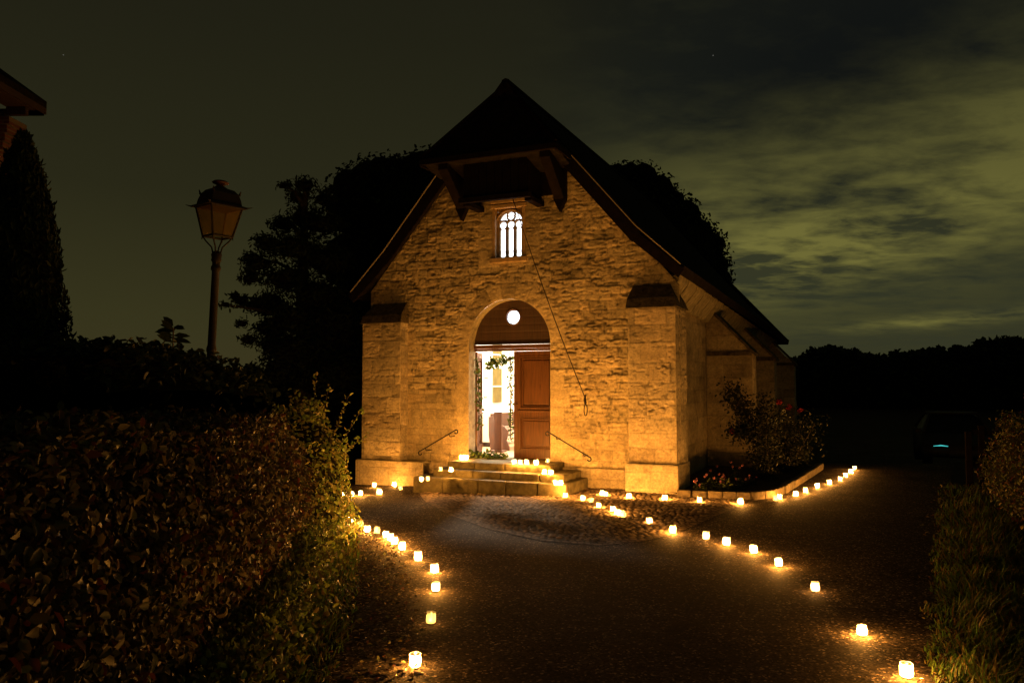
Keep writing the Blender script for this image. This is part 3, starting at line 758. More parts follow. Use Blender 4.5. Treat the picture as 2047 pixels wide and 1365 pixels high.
# ---- steps
def step(x0, x1, y0, z0, z1, seed):
    m = MB(); rg = random.Random(seed); x = x0
    while x < x1 - .05:
        w = rg.uniform(.5, .8); xe = min(x + w, x1)
        if x1 - xe < .25: xe = x1
        m.b2((x + .004, y0 + rg.uniform(-.012, .012), z0), (xe - .004, .345, z1 - rg.uniform(0, .006)), .02); x = xe
    return m.build('step', M_STEP, steps)
steps = empty('entrance_steps', (0, 0, 0)); steps.parent = CH
step(-4.03, -2.06, -.35, -.1, .42, 1); step(-4.17, -1.72, -.62, -.2, .302, 2); step(-4.42, -1.60, -.86, -.3, .185, 3)
m = MB(); m.b2((DX0 + .005, .34, .0), (DX1 - .005, .75, .428), .006); m.build('threshold', M_STEP, steps)

# ================================================================== THINGS IN THE NAVE
# window on the far side wall
m = MB(); y0, y1, z0, z1 = 4.83, 5.35, 1.32, 3.10
pts = [(-5.60, y0, z0), (-5.60, y1, z0)] + [(-5.60, (y0 + y1) / 2 + (y1 - y0) / 2 * cos(t), z1 - .26 + .26 * sin(t)) for t in np.linspace(0, pi, 13)]
m.prism(pts, (.012, 0, 0)); nw = m.build('nave_window', mat('night_glass', (.11, .085, .02), .25, noise=(6, .7, 1.3)), CH)
for z, hz in ((1.72, .012), (2.205, .045), (2.5, .012)): MB().b2((-5.595, y0, z - hz), (-5.575, y1, z + hz)).build('glazing_bar', M_PLASTER, nw)
CHP = lambda x, y, z: CH_M @ Vector((x, y, z))
pf = empty('picture_frame', CHP(-5.60, 4.44, 1.48), -AZ, 'thin dark picture frame on the white nave wall beside the narrow window', 'picture frame')
m = MB(); m.b2((0, -.125, 0), (.012, .125, .45)); m.build('backing', M_PLASTER, pf)
m = MB()
for a, b in (((-.13, 0), (.13, 0)), ((-.13, .45), (.13, .45)), ((-.13, 0), (-.13, .45)), ((.13, 0), (.13, .45))): m.beam((.016, a[0], a[1]), (.016, b[0], b[1]), .02, .02)
m.build('frame', M_IRON, pf)
pw = empty('wooden_pew', CHP(-4.35, 2.1, SILL), -AZ, 'reddish brown wooden pew with curved end seen through the open door', 'pew')
m = MB(); cur = [(-.0, 0), (.42, 0), (.42, .08), (.36, .2), (.40, .40), (.30, .50), (.10, .56), (.05, .68), (-.04, .68), (-.04, .3)]
m.prism([(x, 0, z) for x, z in cur], (0, .045, 0)); m.build('end_panel', M_PEW, pw)
m = MB(); m.b2((.02, .05, .40), (.38, 1.9, .435), .005); m.build('seat', M_PEW, pw)
m = MB(); m.b2((-.03, .05, .45), (0, 1.9, .74), .005); m.build('backrest', M_PEW, pw)
m = MB(); m.prism([(x, 1.9, z) for x, z in cur], (0, .045, 0)); m.build('end_panel', M_PEW, pw)
lc = empty('upright_stand', CHP(-4.02, 1.75, SILL), -AZ, 'flat upright wooden board stand inside the doorway in front of the pew', 'stand')
m = MB(); m.b2((-.085, 0, .03), (.085, .035, .80), .004); m.build('board', M_PEW, lc)
m = MB(); m.b2((-.14, -.1, 0), (.14, .14, .03), .004); m.build('base', M_PEW, lc)
tb = empty('draped_table', CHP(-5.1, 3.3, SILL), -AZ, 'low table under a white cloth against the nave wall', 'table')
m = MB(); m.b2((-.42, -.5, .70), (.42, .9, .73), .01); m.build('tabletop', M_PEW, tb)
m = MB(); rg = random.Random(3)
ring = [(-.44, -.52), (.44, -.52), (.44, .92), (-.44, .92)]; pts = []
for (a, b), (c, d) in zip(ring, ring[1:] + ring[:1]):
    for t in np.linspace(0, 1, 12)[:-1]: pts.append((a + (c - a) * t, b + (d - b) * t))
top = [m.bm.verts.new((x, y, .735)) for x, y in pts]; bot = [m.bm.verts.new((x * (1 + .04 * (k % 2)), y + .02 * (k % 2), .10)) for k, (x, y) in enumerate(pts)]
for k in range(len(top)): m.bm.faces.new((top[k], top[(k + 1) % len(top)], bot[(k + 1) % len(top)], bot[k]))
m.bm.faces.new(top); m.build('cloth', M_PLASTER, tb, smooth=False)
# lamps that light the nave (their spill falls across the steps)
def nave_lamp(x, y, z, power, label, rad=.10):
    o = empty('nave_lamp', CHP(x, y, z), 0, label, 'lamp', 'lamps lighting the nave')
    m = MB(); m.lathe([(0, -.09), (.07, -.06), (.09, 0), (.07, .06), (0, .09)], n=16); m.build('globe', emis('lamp_globe', (1, .96, .9), 8), o, smooth=True)
    m = MB(); m.tube([(0, 0, .09), (0, 0, .3)], .008, 6); m.build('stem', M_IRON, o)
    l = bpy.data.lights.new('nave_light', 'POINT'); l.energy = power; l.color = (1, .80, .58); l.shadow_soft_size = rad
    lo = bpy.data.objects.new('nave_light', l); COL.objects.link(lo); lo.parent = o; lo.location = (.0, .0, -.15)
nave_lamp(-4.75, 2.7, 3.5, 2000, 'white globe lamp hung by the left nave wall, nearest the door')
nave_lamp(-3.4, 6.5, 4.6, 1200, 'white globe lamp hung in the middle of the nave')

# ================================================================== ROPE ON THE FRONT
m = MB(); a = CHP(-2.93, .05, 5.10); b = CHP(-1.64, .20, 1.55)
pts = [a.lerp(b, t) + Vector((0, 0, -.10 * sin(pi * t))) for t in np.linspace(0, 1, 16)]
rp = m.tube(pts, .009, 6).build('hoist_rope', M_ROPE, None, smooth=True)
tag(rp, 'long dark rope slanting down the front wall from the hoist hood', 'rope')
m = MB(); q = CHP(-1.62, .18, 1.5); loop = [q + Vector((.028 * sin(t), 0, -.16 + .10 * cos(t))) for t in np.linspace(0, 2 * pi, 15)]
m.tube([b, q + Vector((0, 0, -.05))], .022, 6); m.tube(loop, .009, 6, cap=False); m.tube([q + Vector((.0, 0, .1)), q + Vector((-.02, 0, .0)), q + Vector((.0, 0, -.08))], .018, 6)
m.build('iron_hook', M_IRON, rp)

# ================================================================== GARLANDS
def garland(name, label, path, n, spread, size, seed, cols=GREENS, cat='garland', group=None, twig=.008):
    rng = np.random.RandomState(seed); path = [Vector(p) for p in path]
    P = []
    L_ = [(b - a).length for a, b in zip(path, path[1:])]
    for _ in range(n):
        k = rng.choice(len(L_), p=np.array(L_) / sum(L_)); t = rng.rand(); p = path[k].lerp(path[k + 1], t)
        P.append([p.x, p.y, p.z])
    P = np.array(P) + rng.normal(0, spread, (n, 3))
    V, Fq, C = leafcloud(P, np.tile([[0, -1.0, .3]], (n, 1)), size, rng, cols, .75, .8)
    m = MB(); m.tube(path, twig, 5); o = m.build(name, M_BARK, None)
    mesh_np('leaves', V, Fq, M_LEAF, o, C)
    return tag(o, label, cat, group)
IVY = [(.05, .085, .012), (.075, .11, .02), (.035, .06, .01)]
gy = .57
garland('ivy_garland', 'ivy garland trailing down the left side of the door opening', [CHP(-3.90, gy, 2.25), CHP(-3.87, gy, 1.9), CHP(-3.85, gy, 1.4), CHP(-3.86, gy, .95)], 130, .028, .055, 5, IVY, group='ivy round the door opening')
garland('ivy_garland', 'ivy garland looped across the top of the open doorway', [CHP(-3.70, gy, 2.10), CHP(-3.55, gy, 2.20), CHP(-3.4, gy, 2.17), CHP(-3.22, gy, 2.28)], 150, .04, .065, 6, IVY, group='ivy round the door opening')
gg = garland('ivy_garland', 'ivy garland with fairy lights down the edge of the closed leaf', [CHP(-3.21, gy, 2.3), CHP(-3.20, gy, 1.8), CHP(-3.21, gy, 1.2), CHP(-3.20, gy, .75)], 150, .024, .05, 7, IVY, group='ivy round the door opening')
M_FAIRY = emis('fairy_bulb', (1, .62, .22), 3.5)
for k in range(34):
    MB().blob(CHP(-3.178 + .008 * (k % 2), gy - .02, .8 + k * .043), .008, 1, 0).build('fairy_light', M_FAIRY, gg)
garland('ivy_garland', 'heap of ivy laid along the threshold of the open doorway', [CHP(-3.93, .36, .46), CHP(-3.7, .36, .47), CHP(-3.4, .36, .47), CHP(-3.22, .36, .46)], 230, .035, .06, 8, IVY, group='ivy round the door opening')

# ================================================================== CANDLE JARS
def glassmat():
    m = bpy.data.materials.new('jar_glass'); m.use_nodes = True; nt = m.node_tree; nt.nodes.clear()
    t = N(nt, 'ShaderNodeBsdfTransparent'); t.inputs[0].default_value = (.96, .95, .92, 1)
    tl = N(nt, 'ShaderNodeBsdfTranslucent'); tl.inputs[0].default_value = (.75, .88, 1, 1)
    gl = N(nt, 'ShaderNodeBsdfGlossy'); gl.inputs['Roughness'].default_value = .12
    a = N(nt, 'ShaderNodeMixShader'); a.inputs[0].default_value = .30; L(nt, t.outputs[0], a.inputs[1]); L(nt, tl.outputs[0], a.inputs[2])
    b = N(nt, 'ShaderNodeMixShader'); b.inputs[0].default_value = .05; L(nt, a.outputs[0], b.inputs[1]); L(nt, gl.outputs[0], b.inputs[2])
    o = N(nt, 'ShaderNodeOutputMaterial'); L(nt, b.outputs[0], o.inputs[0]); return m
M_GLASS = glassmat()
M_WAX = mat('candle_wax', (.75, .66, .5), .5)
M_FLAME = emis('candle_flame', (1, .86, .62), 60); M_FLAME_D = emis('low_candle_flame', (1, .62, .28), 9)
def jar_meshes():
    a = MB().lathe([(.0, .003), (.030, .003), (.036, .008), (.0385, .03), (.0375, .055), (.0335, .066), (.0335, .072), (.0365, .078), (.0350, .080), (.0325, .078), (.0320, .070)], n=22)
    b = MB().lathe([(0, .006), (.018, .006), (.019, .008), (.0190, .020), (.0175, .0205), (.008, .0195), (0, .019)], n=16)
    c = MB().lathe([(0, .020), (.003, .024), (.0055, .033), (.0045, .043), (.0015, .052), (0, .056)], n=8)
    c2 = MB().lathe([(0, .022), (.002, .025), (.0035, .031), (.002, .038), (0, .041)], n=8)
    out = []
    for q, mt in ((a, M_GLASS), (b, M_WAX), (c, M_FLAME), (c2, M_FLAME_D)):
        bmesh.ops.recalc_face_normals(q.bm, faces=q.bm.faces)
        me = bpy.data.meshes.new('jar_part'); q.bm.to_mesh(me); q.bm.free(); me.materials.append(mt)
        me.polygons.foreach_set('use_smooth', [True] * len(me.polygons)); out.append(me)
    return out
JM = jar_meshes()
LB = bpy.data.lights.new('flame_light', 'POINT'); LB.energy = P_BRIGHT; LB.color = CANDLE; LB.shadow_soft_size = .007
LBS = [LB]
for f_ in (.72, 1.25): q_ = LB.copy(); q_.energy = P_BRIGHT * f_; LBS.append(q_)
LD = bpy.data.lights.new('low_flame_light', 'POINT'); LD.energy = 1.6; LD.color = CANDLE; LD.shadow_soft_size = .006
LM = bpy.data.lights.new('half_flame_light', 'POINT'); LM.energy = 7.0; LM.color = CANDLE; LM.shadow_soft_size = .006
jr = random.Random(12)
def jar(p, kind, label, group):
    o = empty('tealight_jar', p, jr.uniform(0, 6), label, 'candle', group)
    k = jr.uniform(.90, 1.08); o.scale = (k, k, k * jr.uniform(.93, 1.07)); o.rotation_euler = (jr.uniform(-.05, .05), jr.uniform(-.05, .05), jr.uniform(0, 6))
    def ch(n, me):
        c = bpy.data.objects.new(n, me); COL.objects.link(c); c.parent = o; return c
    ch('glass', JM[0]); ch('wax_candle', JM[1]); f = ch('flame', JM[2] if kind != 'd' else JM[3])
    l = ch('flame_light', {'b': LBS[jr.randrange(3)], 'd': LD, 'm': LM}[kind]); l.location = (0, 0, .050 if kind != 'd' else .036)
ORD = ['nearest', 'second', 'third', 'fourth', 'fifth', 'sixth', 'seventh', 'eighth', 'ninth', 'tenth', 'eleventh', 'twelfth', 'thirteenth', 'fourteenth', 'fifteenth']
def row(pts, fmt, group, z=None):
    for i, (x, y, k) in enumerate(pts):
        p = at(x, y, z) if z is not None else at(x, y) + Vector((0, 0, .004))
        w = {'b': 'bright', 'd': 'faintly burning', 'm': 'half bright'}[k]
        jar(p, k, fmt.format(w=w, o=ORD[i]), group)
row([(830, 1333, 'b'), (861, 1246, 'd'), (871, 1182, 'b'), (869, 1145, 'b'), (836, 1121, 'b'), (804, 1099.5, 'b'), (789, 1088, 'b'), (780, 1081, 'b'), (771, 1074.5, 'b'), (753, 1067, 'd'), (734, 1064, 'b'), (720, 1053.5, 'd'), (703, 1046.5, 'b'), (669, 1037, 'd')],
    '{w} jar candle, {o} from the front along the left hedge', 'candle jars along the left hedge')
row([(1812, 1353, 'b'), (1724, 1270, 'b'), (1630, 1182, 'm'), (1557, 1132, 'b'), (1507, 1106, 'b'), (1452, 1090, 'b'), (1411, 1078, 'm'), (1345, 1066, 'b'), (1299, 1047, 'm'), (1245, 1034, 'd'), (1234, 1030, 'b'), (1225, 1023, 'b'), (1197, 1016, 'b'), (1181, 1005, 'd'), (1165, 1001, 'b')],
    '{w} jar candle, {o} from the front in the slanting right row', 'candle jars in the slanting right row')
row([(1480, 1008, 'b'), (1399, 1005, 'b'), (1329, 1000, 'b'), (1257, 997, 'b'), (1211, 992, 'b'), (1204, 991.5, 'b'), (1130, 995, 'b')],
    '{w} jar candle, {o} from the bed kerb in the row before the wall', 'candle jars before the chapel wall')
row([(1551, 1001, 'd'), (1559, 997.5, 'b'), (1590.6, 992, 'b'), (1610.6, 985, 'b'), (1634.7, 975.5, 'b'), (1658, 968, 'b'), (1679.4, 961, 'b'), (1691, 954, 'b'), (1701, 946.5, 'b'), (1708.5, 939, 'b')],
    '{w} jar candle, {o} of the line running back beside the flower bed', 'candle jars beside the flower bed')
row([(688, 992.5, 'm'), (704, 991.5, 'b'), (721, 990, 'b'), (758, 988, 'b'), (801, 979.5, 'd')],
    '{w} jar candle, {o} from the hedge in the row left of the steps', 'candle jars left of the steps')
row([(748, 974, 'b'), (788, 973, 'b')], '{w} jar candle against the left buttress plinth, {o} from its outer corner', 'candle jars at the left plinth')
# on the steps (z of each tread)
for x, y, z, k, lab in ((842, 962, .19, 'b', 'bright jar candle at the left end of the lowest step'), (855, 961, .19, 'd', 'faint jar candle beside the bright one on the lowest step'),
                        (902, 943, .305, 'b', 'bright jar candle on the left of the middle step'), (881, 941.5, .305, 'd', 'faint jar candle at the left end of the middle step'),
                        (923, 919, .424, 'b', 'bright jar candle at the left end of the top step'), (932, 919, .424, 'b', 'bright jar candle on the top step beside the left jamb'),
                        (1028, 927.5, .424, 'b', 'leftmost jar candle of four before the closed door leaf'), (1040, 928, .424, 'b', 'second jar candle of four before the closed door leaf'),
                        (1053, 928.5, .424, 'b', 'third jar candle of four before the closed door leaf'), (1072, 929.5, .424, 'b', 'rightmost jar candle of four before the closed door leaf'),
                        (1095, 925, .43, 'd', 'faint jar candle in the right corner of the doorway'), (1086, 943, .305, 'b', 'bright jar candle on the right of the middle step, nearer the door'),
                        (1089, 948, .305, 'b', 'bright jar candle on the front edge of the middle step'), (1101, 949, .305, 'b', 'bright jar candle farthest right on the middle step'),
                        (1111, 969.5, .188, 'b', 'left one of two jar candles on the right of the lowest step'), (1121, 970.5, .188, 'b', 'right one of two jar candles on the right of the lowest step')):
    jar(at(x, y, z), k, lab, 'candle jars on the entrance steps')

# ================================================================== FLOWER BED
kp = [CHP(*p) for p in ((.02, -.14, 0), (.7, -.10, 0), (1.12, .05, 0), (1.42, .45, 0), (1.52, 1.2, 0), (1.62, 2.4, 0), (1.74, 3.7, 0), (1.86, 5.2, 0))]
sheet('flower_bed_soil', [(p.x, p.y) for p in kp] + [(CHP(-.3, 6.5, 0).x, CHP(-.3, 6.5, 0).y), (CHP(-.3, 0.1, 0).x, CHP(-.3, 0.1, 0).y)], .05, .09, M_EARTH, .025, 3)
m = MB(); rg = random.Random(8)
for a, b in zip(kp, kp[1:]):
    n = max(1, round((b - a).length / (.75 if (b - a).length > .9 else .22)))
    for k in range(n):
        p, q = a.lerp(b, k / n), a.lerp(b, (k + 1) / n); d = (q - p).normalized() * .006
        o_ = Vector((rg.uniform(-.012, .012), rg.uniform(-.012, .012), rg.uniform(-.01, .008)))
        m.beam(p + d + Vector((0, 0, .02)) + o_, q - d + Vector((0, 0, .02)) + o_, .13, .20, .018)
tag(m.build('stone_kerb', M_KERB, None), 'low stone kerb curving round the flower bed', 'kerb')

def stems_and_leaves(root, stems, n, spread, size, seed, cols, aspect=.6):
    rng = np.random.RandomState(seed); P = []
    m = MB()
    for s in stems:
        s = [Vector(p) for p in s]; m.tube(s, [.012 - .008 * i / (len(s) - 1) for i in range(len(s))], 5)
        for _ in range(n // len(stems)):
            k = rng.randint(len(s) - 1); p = s[k].lerp(s[k + 1], rng.rand()); P.append([*p])
    m.build('stems', M_BARK, root)
    P = np.array(P) + rng.normal(0, spread, (len(P), 3)); P[:, 2] = np.maximum(P[:, 2], .03)
    V, Fq, C = leafcloud(P, rng.normal(0, 1, P.shape) + np.array([0, -.4, .6]), size, rng, cols, aspect, .5)
    mesh_np('leaves', V, Fq, M_LEAF, root, C)
M_PETAL = mat('red_petals', (.20, .007, .008), .8); M_PINK = mat('pink_petals', (.32, .12, .17), .8)
def bloom(p, r, root, m_, seed):
    rng = np.random.RandomState(seed); n = 16; Nn = rng.normal(0, 1, (n, 3)); Nn /= np.linalg.norm(Nn, axis=1, keepdims=True)
    V, Fq, C = leafcloud(np.array([[*p]] * n) + Nn * r * .35, Nn, r * 1.3, rng, [(.4, .01, .01)], .9, .2, .5)
    mesh_np('bloom', V, Fq, m_, root)
def rose_bush(loc, stems, n, blooms, label, seed, spread=.09, cols=DARKG):
    o = empty('rose_bush', loc, -AZ, label, 'rose bush', 'rose bushes in the bed')
    stems_and_leaves(o, stems, n, spread, .06, seed, cols)
    for i, b in enumerate(blooms): bloom(Vector(b), .042, o, M_PETAL, seed + i)
    return o
ROSEG = [(.008, .012, .004), (.012, .016, .005), (.006, .010, .003), (.02, .02, .007)]
base = CHP(1.05, 2.4, .05)
rose_bush(base, [[(-.10, 0, .75), (-.25, 0, 1.05), (-.45, -.03, 1.4), (-.62, -.05, 1.68)], [(-.2, 0, .9), (-.35, 0, 1.2), (-.55, 0, 1.6)], [(0, 0, 0), (.05, .1, .6), (-.05, .1, 1.2), (.02, .1, 1.42)], [(0, .05, 0), (.12, .1, .5), (.22, .1, .95), (.25, .1, 1.35)],
                 [(0, 0, 0), (-.15, -.1, .5), (-.2, -.1, .95)], [(-.2, 0, .82), (-.4, 0, .88), (-.54, 0, .86)], [(.1, 0, .1), (.05, -.1, .7), (.1, -.1, 1.15)]], 3400,
          [(-.56, 0, .87), (.27, .1, 1.40)], 'taller rose bush with one long arching shoot against the side wall', 70, .10, ROSEG)
rose_bush(CHP(1.25, 3.9, .05), [[(0, 0, 0), (.05, 0, .6), (.05, 0, 1.15)], [(0, 0, 0), (.2, .1, .6), (.4, .1, 1.1)], [(0, 0, 0), (.35, 0, .5), (.6, 0, .95)], [(0, 0, 0), (-.15, 0, .5), (-.1, 0, .9)]], 1700,
          [(.12, 0, 1.27), (.34, 0, 1.2)], 'rounder rose bush with red blooms farther back in the bed', 90, .14, ROSEG)
sh = empty('round_shrub', CHP(1.25, 5.2, 0), 0, 'low rounded dark shrub at the far end of the bed', 'shrub')
rng = np.random.RandomState(44); n = 1500; D = rng.normal(0, 1, (n, 3)); D /= np.linalg.norm(D, axis=1, keepdims=True); D[:, 2] = np.abs(D[:, 2])
V, Fq, C = leafcloud(D * [.42, .42, .55] * rng.uniform(.8, 1.05, (n, 1)), D, .05, rng, DARKG, .5); mesh_np('foliage', V, Fq, M_LEAF, sh, C)
MB().blob((0, 0, .2), .36, 3, .1, 3).build('branches', M_CORE, sh)
# small bedding plants
fl_spots = [(1400, 985), (1425, 982), (1448, 984), (1462, 978), (1440, 972), (1482, 975), (1470, 965), (1418, 968), (1500, 968)]
FLAB = ['small pink flowering plant nearest the chapel corner', 'small pink flowering plant at the front edge of the bed', 'small pink flowering plant just behind the kerb with brightest blooms', 'leafy flowering plant right of the brightest pink blooms',
        'small flowering plant in the middle of the bed', 'low leafy plant beside the curve of the kerb', 'leafy plant under the tall rose bush', 'small pale flowering plant close to the side wall', 'low plant in front of the rose bush stems']
for i, (x, y) in enumerate(fl_spots):
    rng = np.random.RandomState(100 + i); p = at(x, y, .05)
    o = empty('bedding_plant', p, 0, FLAB[i], 'flower', 'small plants in the bed')
    r = rng.uniform(.11, .17); h = rng.uniform(.12, .30); n = 90
    D = rng.normal(0, 1, (n, 3)); D /= np.linalg.norm(D, axis=1, keepdims=True); D[:, 2] = np.abs(D[:, 2])
    V, Fq, C = leafcloud(D * [r, r, h] * rng.uniform(.4, 1, (n, 1)), D, .05, rng, GREENS[:3], .45); mesh_np('leaves', V, Fq, M_LEAF, o, C)
    m = MB()
    for k in range(rng.randint(2, 5)):
        q = Vector((rng.uniform(-r, r), rng.uniform(-r, r), h * rng.uniform(.7, 1.3))); m.tube([(q.x * .3, q.y * .3, 0), q], .003, 4); bloom(q, .016, o, M_PINK, 200 + i * 7 + k)
    m.build('stalks', M_CORE, o)

# ================================================================== STREET LAMP
lp = empty('street_lamp', (-4.045, 10.5, 0), radians(40), 'old lantern street lamp on a slim iron post behind the hedge', 'street lamp')
lp.rotation_euler = (0, radians(2.0), radians(0))
m = MB(); m.lathe([(.10, 0), (.10, .5), (.085, .55), (.07, .9), (.065, 1.0), (.062, 1.6), (.072, 1.62), (.072, 1.66), (.058, 1.7), (.054, 2.2), (.064, 2.22), (.064, 2.26), (.052, 2.3), (.048, 3.28), (.062, 3.3), (.062, 3.34), (.05, 3.36), (.05, 3.40), (.066, 3.42), (.06, 3.46), (.07, 3.50), (.05, 3.54), (0, 3.56)], n=18)
m.build('post', M_GREENIRON, lp, smooth=True)
A0 = radians(45 + 48)
def sq(r, z, k): t = A0 + k * pi / 2; return Vector((r * cos(t), r * sin(t), z))
zb_, zt_, rb_, rt_ = 3.74, 4.13, .195, .305
m = MB()
for k in range(4):
    m.tube([Vector((0, 0, 3.52)) + (sq(.05, 0, k)), sq(.07, 3.60, k), sq(.15, 3.68, k), sq(rb_, zb_, k)], .010, 6)
    m.tube([sq(rb_, zb_, k), sq(rt_, zt_, k)], .013, 6); m.tube([sq(rb_, zb_, k), sq(rb_, zb_, k + 1)], .014, 6); m.tube([sq(rt_, zt_, k), sq(rt_, zt_, k + 1)], .016, 6)
    m.tube([sq(rb_, zb_, k), sq(rb_ + .01, zb_ - .045, k)], [.012, .004], 5)
lf = m.build('lantern_frame', M_GREENIRON, lp)
mg = bpy.data.materials.new('amber_glass'); mg.use_nodes = True; nt = mg.node_tree; nt.nodes.clear()
d = N(nt, 'ShaderNodeBsdfDiffuse'); d.inputs[0].default_value = (.17, .12, .05, 1); t_ = N(nt, 'ShaderNodeBsdfTranslucent'); t_.inputs[0].default_value = (.28, .21, .09, 1)
tp = N(nt, 'ShaderNodeBsdfTransparent'); tp.inputs[0].default_value = (.85, .7, .4, 1)
a = N(nt, 'ShaderNodeMixShader'); a.inputs[0].default_value = .4; L(nt, d.outputs[0], a.inputs[1]); L(nt, t_.outputs[0], a.inputs[2])
b = N(nt, 'ShaderNodeMixShader'); b.inputs[0].default_value = .5; L(nt, a.outputs[0], b.inputs[1]); L(nt, tp.outputs[0], b.inputs[2])
o = N(nt, 'ShaderNodeOutputMaterial'); L(nt, b.outputs[0], o.inputs[0])
for k in range(4):
    m = MB(); e = .985; m.poly([sq(rb_ * e, zb_ + .01, k), sq(rb_ * e, zb_ + .01, k + 1), sq(rt_ * e, zt_ - .01, k + 1), sq(rt_ * e, zt_ - .01, k)]); m.build('pane', mg, lf)
m = MB(); rings = []
for r, z in ((.375, 4.125), (.36, 4.15), (.30, 4.165), (.285, 4.23), (.25, 4.31), (.19, 4.365), (.10, 4.39)):
    rings.append([m.bm.verts.new(sq(r, z, k)) for k in range(4)])
for p, q in zip(rings, rings[1:]):
    for k in range(4): m.bm.faces.new((p[k], p[(k + 1) % 4], q[(k + 1) % 4], q[k]))
m.bm.faces.new(rings[0][::-1]); m.bm.faces.new(rings[-1])
for k in range(4): m.tube([sq(.255, 4.30, k), sq(.275, 4.36, k)], [.018, .006], 5); m.tube([sq(.365, 4.135, k), sq(.44, 4.15, k)], [.012, .003], 5)
hd = m.build('lantern_roof', M_GREENIRON, lp)
MB().lathe([(.10, 4.385), (.085, 4.40), (.05, 4.42), (.055, 4.44), (.10, 4.455), (.11, 4.47), (.08, 4.49), (.02, 4.505), (0, 4.51)], n=14).build('finial', mat('rusty_iron', (.05, .012, .008), .6, metal=.2), hd, smooth=True)

# ================================================================== BRICK HOUSE (only its eaves corner shows)
hs = empty('brick_house', (-13.22, 8.4, 0), 0, 'brick house whose dark eaves corner juts in above the cypress', 'house')
def brickmat():
    m = bpy.data.materials.new('red_brick'); m.use_nodes = True; nt = m.node_tree; b = nt.nodes['Principled BSDF']
    tc = N(nt, 'ShaderNodeTexCoord'); mp = N(nt, 'ShaderNodeMapping'); mp.inputs['Rotation'].default_value = (radians(90), 0, 0); L(nt, tc.outputs['Object'], mp.inputs[0])
    br = N(nt, 'ShaderNodeTexBrick', i_Scale=1.0, i_Color1=(.10, .032, .018, 1), i_Color2=(.15, .05, .028, 1), i_Mortar=(.14, .11, .08, 1), i_Mortar_Size=.012, i_Brick_Width=.22, i_Row_Height=.07)
    L(nt, mp.outputs[0], br.inputs['Vector']); L(nt, br.outputs[0], b.inputs['Base Color']); b.inputs['Roughness'].default_value = .9; return m
M_BRICK = brickmat()
XW, XE, YE = 4.55, 4.96, 5.5      # wall face, eave edge, far gable
m = MB(); m.prism([(-XW, -5.2, -.6), (XW, -5.2, -.6), (XW, -5.2, 6.35), (0, -5.2, 10.0), (-XW, -5.2, 6.35)], (0, 10.4, 0)); m.build('wall', M_BRICK, hs)
m = MB()
for q in (1, -1): m.prism([(0, -6, 10.35), (q * XE, -6, 6.78), (q * XE, -6, 6.66), (0, -6, 10.2)], (0, 6 + YE, 0))
m.build('roof', M_ROOF, hs)
M_SOFF = mat('painted_soffit', (.034, .017, .011), .8, noise=(9, .7, 1.2))
m = MB(); m.b2((XW + .005, -6, 6.52), (XE - .03, YE - .02, 6.56)); m.b2((XE - .03, -6, 6.55), (XE, YE, 6.66)); m.b2((XW - 1.5, 5.205, 6.52), (XE - .03, YE - .02, 6.555))
m.build('soffit', M_SOFF, hs)
for k in range(10):
    m = MB(); m.b2((XW + .006, 5.0 - k * .9, 6.38), (XE - .06, 5.09 - k * .9, 6.515), .01); m.build('rafter_end', M_SOFF, hs)
m = MB()
for k in range(4): m.b2((XW + .004, 4.9 - .02 * k, 5.75 + .14 * k), (XW + .04 + .045 * k, 5.24 + .03 * k, 5.88 + .14 * k))
m.build('brick_corbel', M_BRICK, hs)

# ================================================================== VEGETATION
def crown(name, root, blobs, n, size, seed, cols, mt=M_LEAF_D, aspect=.55, corek=.80, jit=.7, shell=(.78, 1.10)):
    rng = np.random.RandomState(seed); vol = np.array([b[1] * b[2] + b[2] * b[3] for b in blobs]); pk = vol / vol.sum()
    k = rng.choice(len(blobs), n, p=pk); D = rng.normal(0, 1, (n, 3)); D /= np.linalg.norm(D, axis=1, keepdims=True)
    C0 = np.array([b[0] for b in blobs])[k]; R = np.array([b[1:4] for b in blobs])[k]
    P = C0 + D * R * rng.uniform(*shell, (n, 1))
    V, Fq, C = leafcloud(P, D, size, rng, cols, aspect, jit)
    mesh_np(name, V, Fq, mt, root, C)
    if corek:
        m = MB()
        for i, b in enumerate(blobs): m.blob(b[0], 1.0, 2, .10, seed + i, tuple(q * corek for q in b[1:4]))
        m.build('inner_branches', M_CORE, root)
def trunk(root, h, r, limbs=(), name='trunk'):
    m = MB(); m.tube([(0, 0, -.3), (.03, 0, h * .3), (-.04, .02, h * .7), (0, 0, h)], [r * 1.25, r, r * .7, r * .3], 10)
    for a, b in limbs: m.tube([a, tuple((Vector(a) + Vector(b)) / 2 + Vector((0, 0, .12))), b], [r * .35, r * .22, r * .08], 6)
    m.build(name, M_BARK, root)
